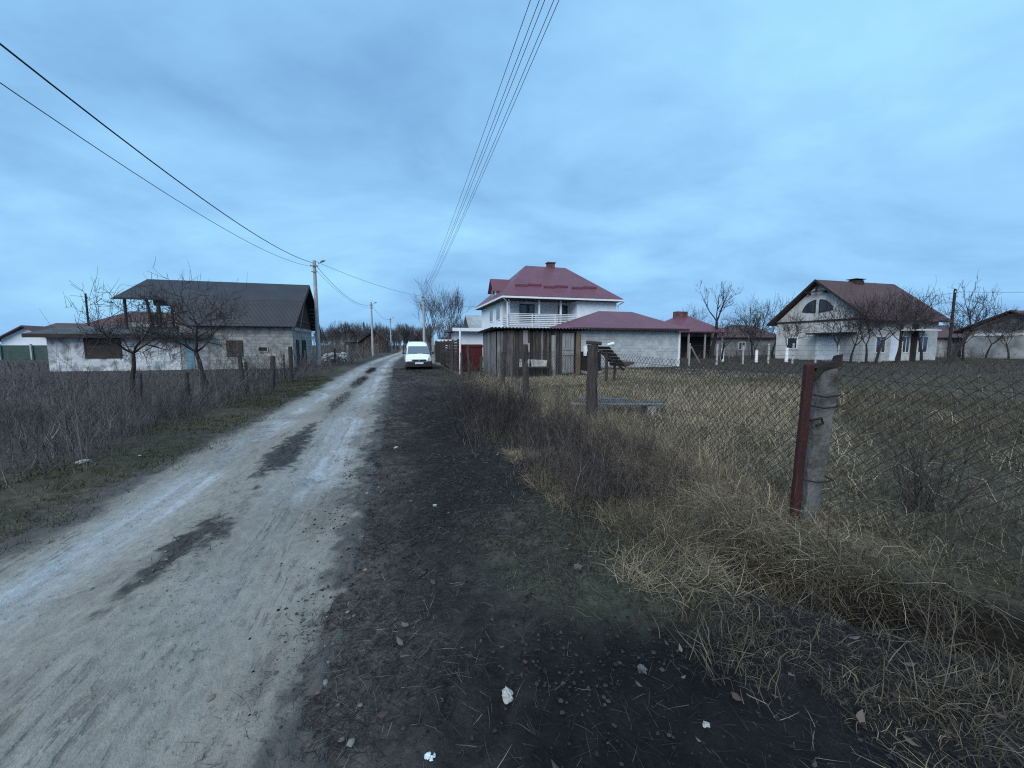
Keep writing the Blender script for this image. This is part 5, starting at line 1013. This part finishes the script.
# thicket of reddish stems at the verge edge
t, s = scatter(5200, 0.95, 3.1, 3.2, 9.5, lambda t, s: np.maximum(ss(0.36, 0.6, fbm(t, s, 0.9, 3)), 0.55 * ss(1.7, 2.2, t) * (s < 7)) * ss(1.0, 1.9, t + (s - 4) * 0.08)); parts += weeds(t, s, 0.25, 0.95, 0.006, 10, 0.45, 0.34)
t, s = scatter(900, 1.7, 3.4, 2.6, 6.5); parts += weeds(t, s, 0.2, 0.75, 0.004, 8, 0.45, 0.4)
t, s = scatter(500, 2.2, 4.0, 9, 22); parts += weeds(t, s, 0.2, 0.5, 0.009, 7, 0.5, 0.25)
t, s = scatter(260, 3.6, 10, 3, 16); parts += weeds(t, s, 0.35, 0.85, 0.005, 5, 0.5, 0.25)
t, s = scatter(120, 3.4, 9, -2.5, 4.0); parts += weeds(t, s, 0.3, 0.75, 0.004, 6, 0.4, 0.25)
t, s = scatter(26, 2.3, 3.1, 0.8, 2.6); parts += weeds(t, s, 0.35, 0.75, 0.005, 6, 0.6, 0.25)
V, F, r_ = join(parts); o = fastmesh('red_brown_weeds', V, F, 'redweed', rnd=r_, kind='stuff'); tag(o, 'reddish brown upright weed stems at the verge edge')
# one dead shrub inside the fence
def shrub(name, label, px, Y, n, hh, m, seed, rad=0.12, thick=0.006):
    q = random.Random(seed); S_ = []
    for k in range(n):
        p = Vector((q.gauss(0, rad), q.gauss(0, rad), -0.05)); d = Vector((p.x * 1.2 + q.gauss(0, .12), p.y * 1.2 + q.gauss(0, .12), 1)).normalized(); l = hh * q.uniform(0.5, 1.05); r0 = thick * q.uniform(.7, 1.3)
        for j in range(5):
            d = (d + Vector((q.gauss(0, .08), q.gauss(0, .08), 0))).normalized(); e_ = p + d * l / 5; S_.append((tuple(p), tuple(e_), r0 * (1 - j * .15), r0 * (1 - (j + 1) * .15)))
            for _ in range(2):
                f_ = (d + Vector((q.gauss(0, .5), q.gauss(0, .5), 0.2))).normalized(); S_.append((tuple(e_), tuple(e_ + f_ * l * q.uniform(.08, .22)), r0 * .5, r0 * .25))
            p = e_
    t_, s_ = txy(px, Y); x, y = W(t_, s_); o = segmesh(name, *zip(*S_), m, None, 4); o.location = (x, y, float(hts(t_, s_))); return tag(o, label, 'shrub')
shrub('dead_shrub', 'dark dead upright shrub inside the fence past the concrete post', 942, 3.7, 26, 0.85, 'twig', 3, 0.07)
shrub('bare_shrub', 'bare dark shrub clump at the verge edge by the road weeds', 488, 7.2, 60, 0.95, 'twig', 5, 0.30)
shrub('bare_shrub', 'thin twiggy shrub beside the tallest dark post near the house corner', 281, 19, 50, 1.9, 'twig', 6, 0.5, 0.010)
shrub('bare_shrub', 'grey bare bushes at the foot of the gable near the lamp pole', 312, 25, 70, 1.1, 'greytwig', 9, 0.7, 0.010)
shrub('tall_weed', 'tall rusty weed stalk standing over the ditch by the red steel post', 778, 2.55, 5, 0.85, 'redweed', 12, 0.03, 0.005)

parts = []
t, s = scatter(9000, -4.9, -2.7, 1.2, 22, lambda t, s: ss(-2.7, -3.25, t + 0.4 * (fbm(t, s, 1.0, 9) - 0.5)) * ss(0.3, 0.55, fbm(t, s, 0.8, 9))); t, s = tufts(t, s, 10, 0.05); n = len(t)
parts.append(blades(t, s, rng.uniform(0.03, 0.12, n), rng.uniform(0.003, 0.007, n) * (1 + s / 10), rng.uniform(0, 0.9, n), rng.uniform(0.2, 1.6, n), np.clip(rng.normal(0.56, 0.27, n), 0, 1), 2)[:3])
t, s = scatter(4200, 0.5, 2.5, 1.3, 5.2, lambda t, s: ss(1.45, 0.4, np.hypot((t - 1.4) / 0.75, (s - 3.1) / 1.2) + (fbm(t, s, 0.6, 4) - 0.5) * 1.4)); t, s = tufts(t, s, 14, 0.05); n = len(t)
parts.append(blades(t, s, rng.uniform(0.025, 0.085, n), rng.uniform(0.0018, 0.0035, n), rng.uniform(0.2, 1.2, n), rng.uniform(0.2, 1.6, n), np.clip(rng.normal(0.45, 0.25, n), 0, 1), 2)[:3])
V, F, r_ = join(parts); o = fastmesh('verge_grass', V, F, 'green', rnd=r_, kind='stuff'); tag(o, 'short green grass on both verges')

# trampled straw and roots lying on the dark verge
t, s = scatter(190000, -1.2, 2.9, 0.7, 9, lambda t, s: (1 - 0.85 * ss(1.15, 0.6, np.hypot((t - 1.0) / 1.05, (s - 1.3) / 0.85))) * (0.25 + 0.75 * ss(0.35, 0.6, fbm(t, s, 0.5, 23))) * ss(-0.95, -0.30, t + 0.9 * (fbm(t, s, 0.5, 63) - 0.5))); n = len(t)
p1 = blades(t, s, rng.uniform(0.02, 0.13, n), rng.uniform(0.0015, 0.004, n), rng.uniform(1.25, 1.55, n), rng.uniform(-0.1, 0.35, n), np.clip(rng.gamma(1.8, 0.16, n), 0, 1), 2, zoff=0.022)[:3]
t, s = scatter(30000, -0.3, 3.4, 8, 30); n = len(t)
p2 = blades(t, s, rng.uniform(0.05, 0.2, n), rng.uniform(0.005, 0.012, n), rng.uniform(1.1, 1.5, n), rng.uniform(-0.1, 0.4, n), np.clip(rng.gamma(1.8, 0.16, n), 0, 1), 2, zoff=0.022)[:3]
V, F, r_ = join([p1, p2]); o = fastmesh('verge_straw', V, F, 'straw', rnd=r_, kind='stuff'); tag(o, 'dark trampled straw and roots on the verge')
t, s = scatter(30000, -2.2, -1.1, 2.6, 34, lambda t, s: np.max([ss(1.1, 0.5, np.hypot((s - a_) / b_, (t + 1.66) / c_)) for a_, b_, c_ in ((3.75, 0.75, 0.22), (6.9, 1.7, 0.24), (12.5, 2.6, 0.2), (19, 3.5, 0.25), (27, 3.5, 0.25))], axis=0)); n = len(t)
v_, f_, q_, _ = blades(t, s, rng.uniform(0.02, 0.10, n) * (1 + s / 14), rng.uniform(0.002, 0.005, n) * (1 + s / 14), rng.uniform(1.0, 1.5, n), rng.uniform(-0.1, 0.4, n), np.clip(rng.gamma(1.6, 0.1, n), 0, 1), 2, zoff=0.03)
tag(fastmesh('rotted_grass', v_, f_, 'straw', rnd=q_, kind='stuff'), 'dark rotted grass between the wheel tracks')
# clods and pebbles on the road, thicker at its soft edge
def lumps(name, t, s, r_, m, label):
    n = len(t); dirs = np.array([[1, 0, 0], [0.3, 0.95, 0], [-0.8, 0.6, 0], [-0.8, -0.6, 0], [0.3, -0.95, 0], [0.1, 0.1, 0.75]], float); x, y = t * CA - s * SA, t * SA + s * CA
    c = np.stack([x, y, hts(t, s) + 0.012], -1); V = c[:, None] + dirs[None] * r_[:, None, None] * rng.uniform(0.6, 1.3, (n, 6, 1)); F = (np.arange(n)[:, None, None] * 6 + np.array([[0, 1, 5], [1, 2, 5], [2, 3, 5], [3, 4, 5], [4, 0, 5]])[None]).reshape(-1, 3)
    return tag(fastmesh(name, V.reshape(-1, 3), F, m, rnd=np.repeat(rng.random(n), 6), kind='stuff'), label)
t1, s1 = scatter(4200, -2.9, -0.2, 1.0, 14, lambda t, s: 0.05 + 0.95 * ss(-1.2, -0.5, t) * ss(0.4, 0.6, fbm(t, s, 0.6, 68))); t2, s2 = scatter(700, -2.1, -1.2, 2.8, 9, lambda t, s: ss(0.4, 0.6, fbm(t, s, 0.5, 3)))
t = np.r_[t1, t2]; s = np.r_[s1, s2]
MT['clod'] = rampmat('dirt_clod', [(0.07, 0.062, 0.056), (0.15, 0.137, 0.12), (0.25, 0.235, 0.21)])
t3, s3 = scatter(34000, -1.0, 2.6, 0.7, 7, lambda t, s: (0.10 + 0.90 * ss(0.42, 0.6, fbm(t, s, 0.45, 29))) * ss(-0.9, -0.4, t + 0.6 * (fbm(t, s, 0.4, 63) - 0.5)))
MT['soilclod'] = rampmat('dark_soil_clod', [(0.008, 0.007, 0.008), (0.022, 0.019, 0.019), (0.050, 0.045, 0.043)])
lumps('soil_crumbs', t3, s3, np.clip(rng.gamma(1.5, 0.0032, len(t3)), 0.0015, 0.013), 'soilclod', 'dark soil crumbs on the verge')
lumps('clods', t, s, np.clip(rng.gamma(1.4, 0.0045, len(t)), 0.002, 0.024), 'clod', 'loose clods and pebbles on the dirt road')
# dead leaves
n = 130; t = rng.uniform(-0.2, 2.8, n); s = 0.9 + 5 * rng.random(n) ** 1.5; x, y = t * CA - s * SA, t * SA + s * CA
c = np.stack([x, y, hts(t, s) + 0.03], -1); a_ = rng.uniform(0, 6.28, n); u = np.stack([np.cos(a_), np.sin(a_), rng.normal(0, .25, n)], -1); v = np.stack([-np.sin(a_), np.cos(a_), rng.normal(0, .25, n)], -1); r0 = rng.uniform(0.008, 0.020, n)[:, None]
q = [c - u * r0 * 1.4, c - v * r0 * .8 + u * r0 * -.3, c + u * r0 * .5 - v * r0 * .6, c + u * r0 * 1.5 + np.array([0, 0, .01]), c + u * r0 * .4 + v * r0 * .7, c + v * r0 * .8 - u * r0 * .4]
V = np.stack(q, 1).reshape(-1, 3); F = (np.arange(n)[:, None, None] * 6 + np.array([[0, 1, 2, 3], [0, 3, 4, 5]])[None]).reshape(-1, 4)
tag(fastmesh('fallen_leaves', V, F, 'leaf', rnd=np.repeat(rng.random(n), 6), kind='stuff'), 'brown dead leaves scattered on the verge')

# single pieces of litter
def gpt(px, py, z=0.0):
    cx_, cy_ = (px - 512) / 400, -(py - 384) / 400; p = R(-5.57); d = Vector((cx_, math.cos(p) - cy_ * math.sin(p), math.sin(p) + cy_ * math.cos(p))); k = (z - EYE) / d.z
    return d.x * k, d.y * k
def crumple(name, label, px, py, r_, m, seed, flat=0.5, cate='litter'):
    x, y = gpt(px, py, 0.05); bm = bmesh.new(); bmesh.ops.create_icosphere(bm, subdivisions=3, radius=1); q = random.Random(seed); nz = [(Vector((q.gauss(0, 1), q.gauss(0, 1), q.gauss(0, 1))).normalized(), q.uniform(0, 6), q.uniform(2, 7)) for _ in range(7)]
    for v in bm.verts: v.co *= 0.95 + 0.13 * sum(abs(math.sin(v.co.dot(a_) * f_ + p_)) * 2 - 1.2 for a_, p_, f_ in nz) * 0.8 + q.uniform(-0.10, 0.10); v.co.z *= flat
    me = bpy.data.meshes.new(name); bm.to_mesh(me); bm.free(); me.materials.append(MT[m]); o = link(bpy.data.objects.new(name, me)); o.scale = (r_, r_ * 0.75, r_); o.rotation_euler = (0, 0, q.uniform(0, 6)); o.location = (x, y, hw(x, y) + r_ * flat * 0.6); return tag(o, label, cate)
crumple('paper_scrap', 'crumpled cream paper scrap on the black verge soil', 507, 693, 0.034, 'litterwhite', 1)
crumple('foil_wrapper', 'small pale blue wrapper on the dark soil, below the cream paper', 430, 753, 0.020, 'paperblue', 2)
crumple('plastic_bag', 'white plastic bag in the grass strip beyond the road', 84, 467, 0.075, 'litterwhite', 3, 0.35)
crumple('paper_scrap', 'tiny white scrap on the verge beside the weed thicket', 435, 503, 0.028, 'litterwhite', 4)
crumple('paper_scrap', 'little white scrap at the grass edge near the plastic bag', 140, 458, 0.022, 'litterwhite', 5)
crumple('pale_stone', 'small dull stone on the green moss near the weed thicket', 578, 569, 0.026, 'dullstone', 6, 0.8, 'stone')
crumple('paper_scrap', 'white speck of paper at the top of the verge before the van', 396, 445, 0.035, 'litterwhite', 7)
crumple('flat_stone', 'dull grey stone in the dark soil toward the ditch', 642, 671, 0.026, 'dullstone', 8, 0.5, 'stone')
crumple('pale_leaf', 'single pale leaf lying alone on black soil near the ditch', 706, 726, 0.016, 'litterwhite', 9, 0.4, 'leaf')
crumple('flat_stone', 'half-buried greyish stone beside the cream paper', 478, 657, 0.055, 'stone', 10, 0.3, 'stone') if False else None

# ------------------------------------------------------------------ far bare woodland
def wood(n, pick, hmin, hmax, seed):
    q = random.Random(seed); S_ = []; Rn = []
    protos = [growtree(seed + k, 2.2, 0.16, 1.0, 3, 1.6, ratio=0.80, angle=26, up=0.18, crook=0.16, mainlimbs=5, minr=0.020) for k in range(4)]
    protos = [np.array([(*a_, *b_, c_, d_) for a_, b_, c_, d_ in T_ + C_]) for T_, C_ in protos]; hs = [p[:, 5].max() for p in protos]
    for k in range(n):
        t_, s_ = pick(q); i_ = q.randrange(4); sc = q.uniform(hmin, hmax) / hs[i_]; a_ = q.uniform(0, 6.28); p = protos[i_].copy(); x, y = W(t_, s_); z = float(hts(t_, s_))
        for o_ in (0, 3):
            X_, Y_ = p[:, o_].copy(), p[:, o_ + 1].copy(); p[:, o_] = (X_ * math.cos(a_) - Y_ * math.sin(a_)) * sc + x; p[:, o_ + 1] = (X_ * math.sin(a_) + Y_ * math.cos(a_)) * sc + y; p[:, o_ + 2] = p[:, o_ + 2] * sc + z
        p[:, 6:] *= max(sc, 0.8); S_.append(p); Rn.append(np.full(len(p), q.random()))
    p = np.concatenate(S_); return segmesh('woodland', p[:, 0:3], p[:, 3:6], p[:, 6], p[:, 7], 'greytwig', None, 3, np.concatenate(Rn), 'stuff')
def pk(q):
    u_ = q.random()
    if u_ < 0.62: px, Y = q.uniform(318, 432), q.uniform(100, 210)
    elif u_ < 0.68: px, Y = q.uniform(-60, 330), q.uniform(130, 230)
    elif u_ < 0.78: px, Y = q.uniform(440, 480), q.uniform(90, 170)
    else: px, Y = q.uniform(640, 1090), q.uniform(75, 170)
    return txy(px, Y)
tag(wood(360, pk, 4.5, 8.5, 60), 'grey bare trees massed along the horizon')
# scrub hedge under the woodland and along the far verges
parts = []
for (pa, pb, ya, yb, n_, h0, h1) in ((322, 412, 44, 82, 700, 0.5, 1.9), (322, 410, 80, 150, 1500, 0.8, 3.0), (-40, 330, 60, 140, 1600, 0.6, 2.0), (640, 1090, 44, 110, 2600, 0.6, 2.2), (425, 475, 55, 110, 500, 0.8, 2.4)):
    Y = rng.uniform(ya, yb, n_); X_ = (rng.uniform(pa, pb, n_) - 512) / 400 * Y; t, s = TS(X_, Y); k = (np.abs(t - shift(s) + 1.7) > 3.0); parts += weeds(t[k], s[k], h0, h1, 0.06, 8, 0.45, 0.35)
V, F, r_ = join(parts); tag(fastmesh('far_scrub', V, F, 'weed', rnd=r_, kind='stuff'), 'low dark scrub under the far trees')
